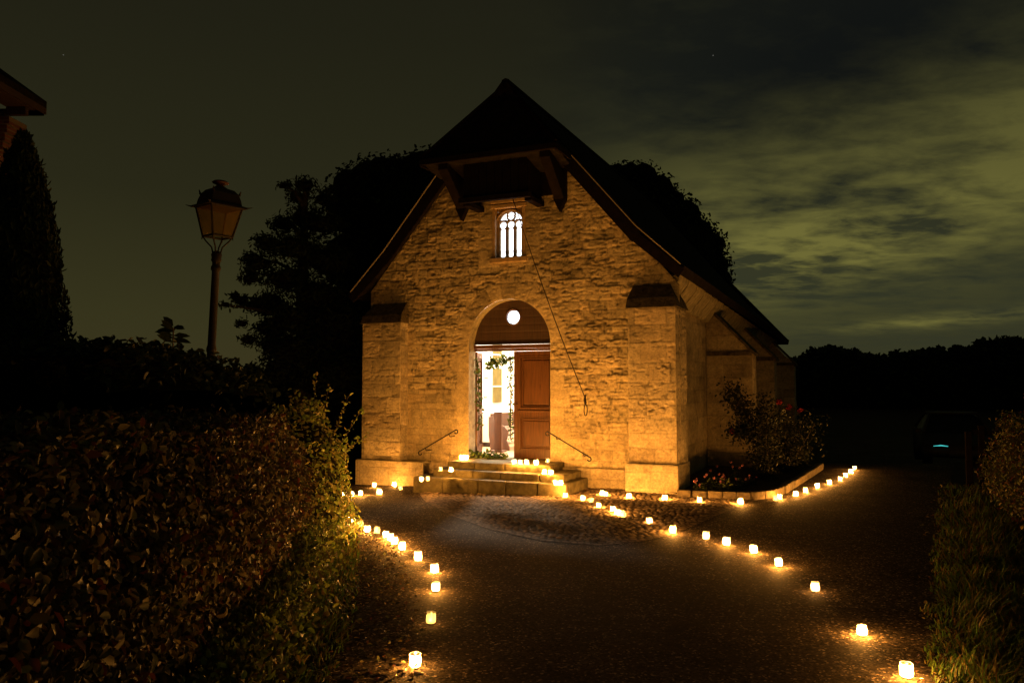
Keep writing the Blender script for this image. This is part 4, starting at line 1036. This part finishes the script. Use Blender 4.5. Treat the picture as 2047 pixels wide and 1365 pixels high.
# pine with tufted tiers, left of the chapel
pr = random.Random(21)
pine = empty('pine_tree', (-5.25, 20, -.2), 0, 'dark pine with tufted side branches left of the chapel', 'tree')
def wx(px, D): return (px - CX) / F * D
def wz(py, D): return H + (765 - py) / F * D
bl = []; limbs = []
def px_blob(px, py, D, r, dy=0, sc=(1, 1, .8)):
    return ((wx(px, D) + 5.25, dy, wz(py, D) + .2), r * sc[0], r * sc[1], r * sc[2])
tiers = [(612, 372, .26), (640, 392, .28), (588, 388, .25), (655, 378, .16), (570, 372, .15), (602, 430, .42), (555, 440, .30), (640, 445, .42), (518, 478, .18), (545, 490, .34), (600, 500, .5), (650, 520, .55), (495, 512, .20), (525, 530, .33), (490, 540, .16), (575, 560, .48), (640, 590, .6),
         (510, 560, .22), (452, 586, .13), (472, 598, .20), (498, 606, .25), (530, 612, .34), (462, 612, .12), (590, 640, .6), (540, 600, .34), (492, 648, .15), (515, 652, .22), (545, 662, .32), (505, 680, .2), (540, 690, .35), (600, 700, .6), (660, 680, .7), (570, 740, .6), (640, 760, .7), (680, 640, .6), (690, 740, .7)]
for i, (x, y, r) in enumerate(tiers):
    b = px_blob(x, y, 20, r, pr.uniform(-.5, .5), (1.15, 1.2, .72)); bl.append(b)
    if i % 2 == 0: limbs.append(((0, 0, max(.5, b[0][2] - .5)), b[0]))
trunk(pine, 6.9, .2, limbs)
crown('needle_tufts', pine, bl, 15000, .13, 5, DARKG, aspect=.32, corek=.72, jit=.5, shell=(.7, 1.28))
m = None
def broadtree(loc, D, pts, label, n, seed, size=.17, name='broadleaf_tree', group='broadleaf trees behind the chapel', gz=-.4, cat='tree', corek=.84):
    o = empty(name, loc, 0, label, cat, group); rg = random.Random(seed); bl = []
    for x, y, r in pts: bl.append(((wx(x, D) - loc[0], rg.uniform(-.8, .8), wz(y, D) - loc[2]), r, r * 1.1, r * .9))
    topz = max(b[0][2] for b in bl)
    trunk(o, topz, .28, [((0, 0, topz * .3), b[0]) for b in bl[::2]])
    crown('crown', o, bl, n, size, seed, DARKG, corek=corek, shell=(.86, 1.14))
    return o
broadtree((wx(800, 27), 27, -.5), 27, [(720, 392, 1.0), (748, 372, 1.0), (772, 352, .9), (808, 346, .85), (845, 345, .85), (880, 350, .8), (700, 430, .9), (760, 420, 1.6), (840, 430, 1.8), (720, 520, 1.7), (800, 560, 2.2), (880, 500, 1.8), (700, 640, 1.7), (760, 700, 2.0), (850, 700, 2.0), (680, 760, 1.3), (730, 800, 1.4), (900, 420, 1.5)],
          'broad dark tree rising behind the left roof slope', 9000, 31)
broadtree((wx(1290, 39), 39, -.9), 39, [(1262, 345, .85), (1238, 352, .7), (1290, 348, .9), (1322, 368, .9), (1345, 400, 1.0), (1370, 430, 1.0), (1395, 462, 1.0), (1418, 492, .95), (1430, 530, .9), (1432, 560, .7), (1250, 420, 1.9), (1310, 450, 2.0), (1350, 520, 2.4), (1280, 560, 2.6), (1400, 580, 1.4), (1200, 380, 1.4), (1180, 480, 2.0), (1300, 680, 2.8), (1400, 680, 2.4)],
          'broad dark tree rising behind the right roof slope', 9000, 37, .22)
broadtree((wx(660, 23), 23, -.3), 23, [(640, 760, 1.0), (690, 780, .9), (700, 840, .8), (620, 820, 1.0), (660, 880, .9), (710, 900, .6)], 'low dark bush filling the gap between pine and chapel wall', 3500, 53, .12, 'yew_bush', None, -.2, 'bush')
# cypress at the far left
cy = empty('cypress_tree', (-5.60, 9.0, 0), 0, 'tall narrow clipped cypress at the left edge of the view', 'tree')
trunk(cy, 4.3, .1)
rng = np.random.RandomState(77); n = 14000; h = rng.uniform(0, 1, n) ** .85; th = rng.uniform(0, 2 * pi, n)
def cyr(h): return np.interp(h, [0, .25, .5, .7, .85, .94, 1], [.52, .55, .49, .39, .25, .14, .02])
rr = cyr(h) * (1 + .10 * np.sin(th * 5 + h * 22) + rng.normal(0, .035, n)); Pn = np.stack([rr * np.cos(th), rr * np.sin(th), h * 4.62], -1)
V, Fq, C = leafcloud(Pn, np.stack([np.cos(th), np.sin(th), np.full(n, .35)], -1), .085, rng, DARKG, .35, .5, up=2.5); mesh_np('foliage', V, Fq, M_LEAF_D, cy, C)
m = MB(); m.lathe([(float(cyr(t)) * .9, t * 4.45) for t in np.linspace(0, 1, 16)], n=18); m.build('inner_branches', M_CORE, cy)
# young shoot behind the cypress
sp_ = garland('young_tree', 'thin leafy shoot poking out beside the cypress', [(-6.30, 11.0, 0), (-6.26, 11, 2.6), (-6.22, 11, 3.05)], 60, .06, .10, 9, DARKG, 'sapling', twig=.012)

def hedge(name, label, pts_top, base_pts, cat, n, size, seed, cols, depth, core=True, under=0, group=None, low=0.0):
    pass
# left leafy hedge: a long body between the grass strip and the garden; cross-section swept along a line
def swept_hedge(name, label, line, wid, hts, n, size, seed, cols, cat='hedge', aspect=.55, lump=.16, group=None, up=0.0, inner=.75):
    """line: (x,y) of the face toward the road; the body extends wid to the left of it"""
    rng = np.random.RandomState(seed); line = np.array(line, float); hts = np.array(hts, float)
    seg = np.linalg.norm(np.diff(line, axis=0), axis=1); cum = np.concatenate([[0], np.cumsum(seg)]); Lt = cum[-1]
    def posn(s):
        x = np.interp(s, cum, line[:, 0]); y = np.interp(s, cum, line[:, 1]); e = .05
        tx = np.interp(s + e, cum, line[:, 0]) - np.interp(s - e, cum, line[:, 0]); ty = np.interp(s + e, cum, line[:, 1]) - np.interp(s - e, cum, line[:, 1])
        l = np.hypot(tx, ty) + 1e-9; return x, y, -ty / l, tx / l      # left normal
    def surf(s, q):
        """q 0..1 up the face, 1..2 over the top, then down the back"""
        x, y, nx, ny = posn(s); hh = np.interp(s, cum, hts)
        a = np.clip(q, 0, 1); b = np.clip(q - 1, 0, 1)
        off = wid * b; z = hh * a
        rnd = np.sin(np.clip(q, .5, 1.5) * pi) ; 
        bulge = -.18 * np.sin(a * pi) * (q < 1)
        lmp = lump * ((fbm(s * 1.3 + 40, q * 2.4 + 40, seed, 3) - .5) * 2)
        off = off + bulge + lmp * (q < 1) + .14 * np.clip(a - .75, 0, 1) * 4 * (q < 1) * .5
        z = z + lmp * (q >= 1) + .04
        return x + nx * off, y + ny * off, z, nx, ny
    face = hts.mean(); frac = face / (face + wid)
    s = rng.uniform(0, Lt, n); q = np.where(rng.rand(n) < max(.35, frac), rng.uniform(0, 1, n), rng.uniform(1, 2, n))
    x, y, z, nx, ny = surf(s, q); inw = np.abs(rng.normal(0, .09, n))
    onf = q < 1
    Nn = np.where(onf[:, None], np.stack([-nx, -ny, np.full(n, .35)], -1), np.array([[0, 0, 1.0]]))
    P = np.stack([x, y, z], -1) - Nn * inw[:, None] + rng.normal(0, .035, (n, 3)); P[:, 2] = np.maximum(P[:, 2], .02)
    V, Fq, C = leafcloud(P, Nn, size, rng, cols, aspect, .75, up=up)
    o = empty(name, (0, 0, 0), 0, label, cat, group)
    mesh_np('foliage', V, Fq, M_LEAF, o, C)
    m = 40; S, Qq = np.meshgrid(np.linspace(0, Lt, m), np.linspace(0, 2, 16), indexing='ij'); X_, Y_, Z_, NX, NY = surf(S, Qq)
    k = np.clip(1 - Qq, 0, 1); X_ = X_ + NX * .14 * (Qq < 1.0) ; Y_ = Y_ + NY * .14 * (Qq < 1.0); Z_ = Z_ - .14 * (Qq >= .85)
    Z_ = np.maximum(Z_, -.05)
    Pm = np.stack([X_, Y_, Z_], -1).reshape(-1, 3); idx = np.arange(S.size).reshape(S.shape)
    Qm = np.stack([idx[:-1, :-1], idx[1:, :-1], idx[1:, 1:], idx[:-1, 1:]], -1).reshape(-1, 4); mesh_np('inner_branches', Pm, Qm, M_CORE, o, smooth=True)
    # end cap foliage
    return o, surf, Lt, posn
h1, s1, L1, p1 = swept_hedge('mixed_hedge', 'wide leafy hedge of mixed green and reddish leaves filling the lower left', [(-1.75, 1.6), (-1.82, 3.2), (-1.92, 5.0), (-2.08, 6.8), (-2.3, 8.2), (-2.75, 9.3), (-3.6, 9.8), (-5, 9.9)],
                             2.6, [1.52, 1.50, 1.44, 1.38, 1.34, 1.34, 1.32, 1.3], 74000, .056, 3, AUTUMN)
# bushier bright end with upright shoots
BRG = [(.19, .26, .045), (.27, .31, .06), (.14, .21, .035), (.31, .29, .07), (.22, .18, .05)]
be = empty('bright_bush', (-2.45, 9.35, 0), 0, 'yellow green bush with upright shoots closing the end of the hedge', 'bush')
rng = np.random.RandomState(15); n = 5200; D = rng.normal(0, 1, (n, 3)); D /= np.linalg.norm(D, axis=1, keepdims=True); D[:, 2] = np.abs(D[:, 2]); 
Pq = D * np.array([.62, .62, 1.50]) * rng.uniform(.72, 1.08, (n, 1)) * (1 + .1 * np.sin(D[:, :1] * 9) * np.cos(D[:, 2:] * 8)); Pq[:, 2] += .02
V, Fq, C = leafcloud(Pq, D, .06, rng, BRG, .5, .7, up=.8); mesh_np('foliage', V, Fq, M_LEAF, be, C)
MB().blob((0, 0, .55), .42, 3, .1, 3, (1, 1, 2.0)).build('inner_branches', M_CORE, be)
m = MB(); Ps = []
for k, (dx, z1, lean) in enumerate(((.42, 1.66, .12), (.10, 1.90, .06), (.22, 1.75, .08), (.55, 1.50, .15), (.60, 1.2, .16), (-.1, 1.72, .0))):
    a = Vector((dx * .6, 0, .9)); b = Vector((dx + lean, 0, z1)); m.tube([a, b], [.006, .003], 4)
    for t in np.linspace(0, 1, 22): Ps.append([*(a.lerp(b, t))])
m.build('shoots', M_BARK, be); Ps = np.repeat(np.array(Ps), 2, 0) + rng.normal(0, .018, (len(Ps) * 2, 3))
V, Fq, C = leafcloud(Ps, rng.normal(0, 1, Ps.shape), .05, rng, BRG, .5, .5, up=.8); mesh_np('shoot_leaves', V, Fq, M_LEAF, be, C)
# low trailing plants between hedge and asphalt
def tufts(name, label, cat, spots, n, size, seed, cols, h, up, kindstuff=True, aspect=.3):
    rng = np.random.RandomState(seed); S = np.array(spots); k = rng.randint(0, len(S), n)
    P = np.stack([S[k, 0] + rng.normal(0, 1, n) * S[k, 2], S[k, 1] + rng.normal(0, 1, n) * S[k, 2] * 1.6, rng.uniform(.01, h, n)], -1)
    V, Fq, C = leafcloud(P, rng.normal(0, 1, P.shape) * [1, 1, .6] + [0, 0, .4], size, rng, cols, aspect, .5, up=up)
    o = mesh_np(name, V, Fq, M_LEAF, None, C); tag(o, label, cat, kind='stuff'); return o
sp1 = [(-1.52 - .115 * (y - 5) - .012 * (y - 5) ** 2 - dx_, y, .12) for y in np.linspace(3.2, 8.6, 14) for dx_ in (0, .2)]
tufts('undergrowth', 'low leafy weeds along the foot of the left hedge', 'weeds', sp1, 9000, .055, 61, BRG[:3] + GREENS + AUTUMN[:3], .30, .6, aspect=.5)

def grass(name, label, f, n, hmin, hmax, seed, cols, x0, x1, y0, y1, dens=None):
    rng = np.random.RandomState(seed); X_ = rng.uniform(x0, x1, n * 3); Y_ = rng.uniform(y0, y1, n * 3); d = f(X_, Y_) + .16 * (fbm(X_ * 4 + 30, Y_ * 4 + 30, seed + 5, 3) - .45)
    k = (d < 0) & (rng.rand(n * 3) < (1 if dens is None else dens(X_, Y_, d))); X_, Y_, d = X_[k][:n], Y_[k][:n], d[k][:n]; n = len(X_)
    h = rng.uniform(hmin, hmax, n) * np.clip(.45 + -d * 2.2, .45, 1); a = rng.uniform(0, 2 * pi, n); lean = rng.uniform(.3, 1.3, n) * h; tw = fbm(X_ * 3 + 60, Y_ * 3 + 60, seed, 3); a = tw * 9 + rng.normal(0, .9, n); h = h * (.55 + .9 * tw)
    w = rng.uniform(.003, .008, n); Z = hgt(X_, Y_) - .012
    dx, dy = np.cos(a), np.sin(a); px_, py_ = -dy, dx
    V = []
    for t, ww in ((0, 1), (.55, .8), (1, .08)):
        cx = X_ + dx * lean * t * t; cy_ = Y_ + dy * lean * t * t; cz = Z + h * (t - .25 * t * t * (lean / h))
        V.append(np.stack([cx + px_ * w * ww, cy_ + py_ * w * ww, cz], -1)); V.append(np.stack([cx - px_ * w * ww, cy_ - py_ * w * ww, cz], -1))
    V = np.stack(V, 1).reshape(-1, 3); i = np.arange(n)[:, None] * 6
    Fq = np.concatenate([i + np.array([0, 1, 3, 2]), i + np.array([2, 3, 5, 4])])
    C = np.array(cols)[rng.randint(0, len(cols), n)] * rng.uniform(.6, 1.3, (n, 1))
    o = mesh_np(name, V, Fq, M_GRASS, None, np.repeat(C, 6, 0)); tag(o, label, 'grass', kind='stuff'); return o
GC = [(.06, .14, .02), (.085, .17, .025), (.055, .10, .016), (.17, .14, .04), (.08, .12, .02), (.13, .075, .025)]
vr = sdf_poly([(1.62, 2.0), (2.50, 4.89), (3.4, 6.6), (4.53, 8.68), (6.2, 11.7), (7.96, 14.87), (13, 23.4), (15, 22), (12, 13), (9, 8), (6, 3.5), (4, 1.5)])
grass('verge_grass', 'long untidy grass on the right hand verge', vr, 46000, .07, .19, 71, GC, 1.6, 8.5, 3.0, 14, lambda X, Y, d: np.clip((13 - Y) / 9, .12, 1) * np.clip(1.4 - (X - 1.5 - (Y - 3) * .42) / 3.2, .1, 1))
ls = sdf_poly([(-.95, 3), (-1.06, 4.9), (-1.38, 7.4), (-1.85, 9.6), (-2.7, 11.2), (-3.2, 11), (-2.7, 9.6), (-2.3, 7.6), (-1.9, 5.6), (-1.8, 3)])
grass('edge_grass', 'thin grass and weeds on the strip beside the left hedge', ls, 14000, .03, .15, 72, GC, -3.3, -.6, 3, 11.3)
# fallen leaves
def litter(name, label, f, n, seed, x0, x1, y0, y1, cols, size=.035):
    rng = np.random.RandomState(seed); X_ = rng.uniform(x0, x1, n * 4); Y_ = rng.uniform(y0, y1, n * 4); k = f(X_, Y_) < 0; X_, Y_ = X_[k][:n], Y_[k][:n]
    P = np.stack([X_, Y_, hgt(X_, Y_) + .014], -1); V, Fq, C = leafcloud(P, np.tile([[0, 0, 1.]], (len(P), 1)), size, rng, cols, .6, .35)
    o = mesh_np(name, V, Fq, M_LEAF, None, C); tag(o, label, 'leaves', kind='stuff')
litter('fallen_leaves', 'brown fallen leaves and grit scattered on the strip by the left hedge', sdf_poly([(-.35, 3), (-.5, 4.9), (-.9, 7.4), (-1.5, 9.8), (-2.6, 11.2), (-3.0, 11), (-2.4, 9), (-2.0, 7), (-1.3, 4), (-1.3, 3)]), 2200, 81, -3, -.3, 3, 11, AUTUMN)
litter('verge_leaves', 'brown fallen leaves along the edge of the right verge', sdf_poly([(1.5, 2), (2.36, 4.89), (4.38, 8.68), (7.8, 14.87), (8.2, 14.6), (4.95, 8.4), (2.95, 4.7), (2.0, 2)]), 700, 82, 1.5, 8.2, 2.5, 15, AUTUMN, .045)
# tall dark laurel hedge behind the mixed hedge
h2, s2, L2, p2 = swept_hedge('laurel_hedge', 'tall black laurel hedge behind the mixed hedge, below the street lamp', [(-3.0, 9.95), (-3.5, 10.15), (-4.6, 10.2), (-7.2, 10.3), (-10, 10.3)], 2.4, [1.80, 2.08, 2.14, 2.10, 2.0], 12000, .10, 8, DARKG, lump=.12)
# broad-leaved sprigs standing above the laurel
def sprig(x, z, s, seed, label):
    o = empty('leafy_sprig', (x, 11.0, z - .45), 0, label, 'plant', 'sprigs above the laurel hedge'); rng = np.random.RandomState(seed)
    m = MB(); m.tube([(0, 0, -.9), (0, 0, .45)], .012, 5); m.build('stem', M_BARK, o); P = []; T = []
    n = 15; V_ = []; F_ = []; C_ = []
    for k in range(n):
        a = rng.uniform(0, 2 * pi); zz = rng.uniform(.15, .5); u = rng.uniform(-.1, .8)
        t = Vector((cos(a), sin(a) * .5, u)).normalized(); bb = t.cross(Vector((0, -1, .3))).normalized(); L_ = s * rng.uniform(.7, 1.2); b0 = Vector((0, 0, zz)); i = len(V_)
        for q, w in ((0, 0), (.35, .17), (.75, .11), (1, 0), (.75, -.11), (.35, -.17)): V_.append(list(b0 + t * L_ * q + bb * L_ * w + Vector((0, 0, -.18 * L_ * q * q))))
        F_ += [[i, i + 1, i + 2, i + 3], [i, i + 3, i + 4, i + 5]]; C_ += [DARKG[k % 3]] * 6
    mesh_np('leaves', np.array(V_), np.array(F_), M_LEAF_D, o, np.array(C_))
sprig(wx(345, 11), wz(655, 11), .26, 3, 'broad leaved sprig standing highest above the laurel hedge'); sprig(wx(226, 11), wz(688, 11), .20, 4, 'smaller pointed sprig left of the highest sprig'); sprig(wx(285, 11), wz(702, 11), .18, 5, 'low sprig midway between the two taller sprigs')
# right hedge
h3, s3, L3, p3 = swept_hedge('clipped_hedge', 'clipped green hedge at the right edge behind the grass verge', [(13, 10.2), (9.5, 10.8), (7.2, 11.6), (6.75, 11.2), (6.25, 10.0), (5.6, 8.2), (5.3, 6.6), (4.8, 5.2)], 2.2, [1.1, 1.2, 1.25, 1.26, 1.25, 1.22, 1.2, 1.2], 26000, .05, 13, GREENS[:3] + AUTUMN[2:7])
h3.scale = (1, 1, 1)
# far wood along the horizon
rng = np.random.RandomState(99); n = 50000
ang = rng.uniform(radians(-60), radians(62), n); dist = 88 + rng.normal(0, 2.0, n)
topz = 5.6 + 1.5 * (fbm(ang * 9 + 30, ang * 0 + 3, 5, 4) - .5) * 2 + .8 * (fbm(ang * 60 + 90, ang * 0 + 8, 6, 3) - .5) * 2
topz = topz + np.interp(np.degrees(ang), [-60, -25, 0, 18, 24, 27, 33, 60], [0, -1.6, -1, -.2, .3, .3, .2, 1])
zz = topz * (1 - rng.rand(n) ** 2.2 * .9) - .5
P = np.stack([np.sin(ang) * dist, np.cos(ang) * dist, zz], -1); V, Fq, C = leafcloud(P, rng.normal(0, 1, P.shape), .55, rng, DARKG, .7, .5)
o = mesh_np('far_wood', V, Fq, M_LEAF_D, None, C); tag(o, 'black line of woodland along the horizon', 'woodland', kind='stuff')
A_ = np.linspace(radians(-60), radians(62), 240); tz = 4.7 + 1.5 * (fbm(A_ * 9 + 30, A_ * 0 + 3, 5, 4) - .5) * 2 + np.interp(np.degrees(A_), [-60, -25, 0, 18, 24, 27, 33, 60], [0, -1.6, -1, -.2, .3, .3, .2, 1])
Vb = np.concatenate([np.stack([np.sin(A_) * r, np.cos(A_) * r, z], -1) for r, z in ((86, A_ * 0 - 1.2), (88, tz), (93, tz), (95, A_ * 0 - 1.2))]); k = len(A_); i = np.arange(k - 1)
Fb = np.concatenate([np.stack([i + k * r, i + 1 + k * r, i + 1 + k * (r + 1), i + k * (r + 1)], -1) for r in range(3)])
mesh_np('wood_interior', Vb, Fb, M_CORE, o)

# ================================================================== PARKED CAR, GATE, RED LIGHTS
cz0 = float(hgt(12.3, 22.5))
car = empty('parked_car', (12.45, 22.6, cz0), radians(-22), 'dark hatchback facing the camera in the gloom at the right', 'car')
M_PAINT = mat('black_car_paint', (.006, .007, .007), .75, metal=.2); M_CGLASS = mat('car_glass', (.006, .008, .008), .5, spec=.1); M_TYRE = mat('tyre_rubber', (.015, .015, .015), .85)
def carbody():
    prof = [(-2.0, .35), (-2.03, .55), (-1.95, .72), (-1.2, .88), (-.95, .93), (1.75, .98), (1.95, .8), (2.0, .4)]
    m = MB(); n = 9; rings = []
    for k in range(n):
        t = -1 + 2 * k / (n - 1); x = .86 * np.sign(t) * abs(t) ** .8; sh = abs(t) ** 4
        rings.append([m.bm.verts.new((x, y * (1 - .04 * sh), (z - .04 * sh) if z > .5 else z + .03 * sh)) for y, z in prof])
    for a, b in zip(rings, rings[1:]):
        for k in range(len(prof)): m.bm.faces.new((a[k], a[(k + 1) % len(prof)], b[(k + 1) % len(prof)], b[k]))
    m.bm.faces.new(rings[0]); m.bm.faces.new(rings[-1][::-1]); return m
carbody().build('body', M_PAINT, car, smooth=True)
m = MB(); prof = [(-.95, .92), (-.30, 1.38), (.1, 1.44), (1.0, 1.42), (1.45, 1.28), (1.8, .97)]; rings = []
for k in range(7):
    t = -1 + 2 * k / 6; rings.append([m.bm.verts.new(((.80 - .22 * max(0, z - .92) / .5) * t, y, z - .03 * abs(t) ** 3)) for y, z in prof])
for a, b in zip(rings, rings[1:]):
    for k in range(len(prof) - 1): m.bm.faces.new((a[k], a[k + 1], b[k + 1], b[k]))
m.bm.faces.new(rings[0]); m.bm.faces.new(rings[-1][::-1]); cab = m.build('cabin_glass', M_CGLASS, car, smooth=True)
m = MB()
for k in (-1, 1): m.tube([(k * .82, -.96, .94), (k * .60, -.28, 1.41), (k * .58, .1, 1.46), (k * .58, 1.0, 1.44), (k * .66, 1.5, 1.26), (k * .78, 1.85, .98)], .035, 6)
m.b2((-.6, -.28, 1.42), (.6, 1.1, 1.465), .02); m.build('roof', M_PAINT, car, smooth=True)
for sx_ in (-1, 1):
    for y in (-1.3, 1.3):
        w = empty('wheel', (sx_ * .78, y, .31)); w.parent = car
        m = MB(); m.lathe([(.2, -.09), (.29, -.1), (.31, -.06), (.31, .06), (.29, .1), (.2, .09)], n=20); m.bm.transform(Matrix.Rotation(pi / 2, 4, 'Y')); m.build('tyre', M_TYRE, w)
        m = MB(); m.lathe([(0, -.05), (.2, -.06), (.2, .06), (0, .05)], n=14); m.bm.transform(Matrix.Rotation(pi / 2, 4, 'Y')); m.build('rim', M_STRIP, w)
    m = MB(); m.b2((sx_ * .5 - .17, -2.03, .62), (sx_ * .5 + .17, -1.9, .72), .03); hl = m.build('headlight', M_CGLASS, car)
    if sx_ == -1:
        m = MB(); m.prism([(-.70, -2.04, .655), (-.52, -2.05, .685), (-.36, -2.045, .66), (-.36, -2.045, .645), (-.52, -2.05, .655), (-.70, -2.04, .645)], (0, .01, 0)); m.build('reflection_strip', emis('cyan_reflection', (.08, .75, .72), .85), hl)  # cyan reflection on the lens, put in as a dimly glowing strip
    m = MB(); m.b2((sx_ * .93 - .08, -.72, .92), (sx_ * .93 + .08, -.62, 1.04), .02); m.build('mirror', M_PAINT, car)
m = MB(); m.b2((-.35, -2.06, .38), (.35, -2.0, .55), .01); m.build('grille', M_TYRE, car)
gt = empty('wooden_gate', (wx(1957, 14), 14.0, float(hgt(7.9, 14))), radians(-20), 'dark wooden gate with square posts beside the right hedge', 'gate')
for x in (0, -.55 + .35): 
    m = MB(); m.b2((x - .05, -.05, -.1), (x + .05, .05, 1.06 if x == 0 else .95), .008); m.build('post', M_TIMBER, gt)
m = MB()
for z in (.35, .62, .9): m.b2((-.15, -.015, z), (1.2, .015, z + .08))
m.build('rails', M_TIMBER, gt)
ra = empty('signal_post', (wx(2046, 45), 45, float(hgt(28, 45))), 0, 'distant thin post with two small red lights at the right edge', 'post')
m = MB(); m.tube([(0, 0, 0), (0, 0, 2.0)], .04, 8); m.build('mast', M_IRON, ra)
for z in (787, 794):
    m = MB(); m.blob((0, -.06, wz(z, 45) - ra.location.z), .045, 2, 0); m.build('red_lamp', emis('red_light', (1, .10, .04), 2.2), ra)
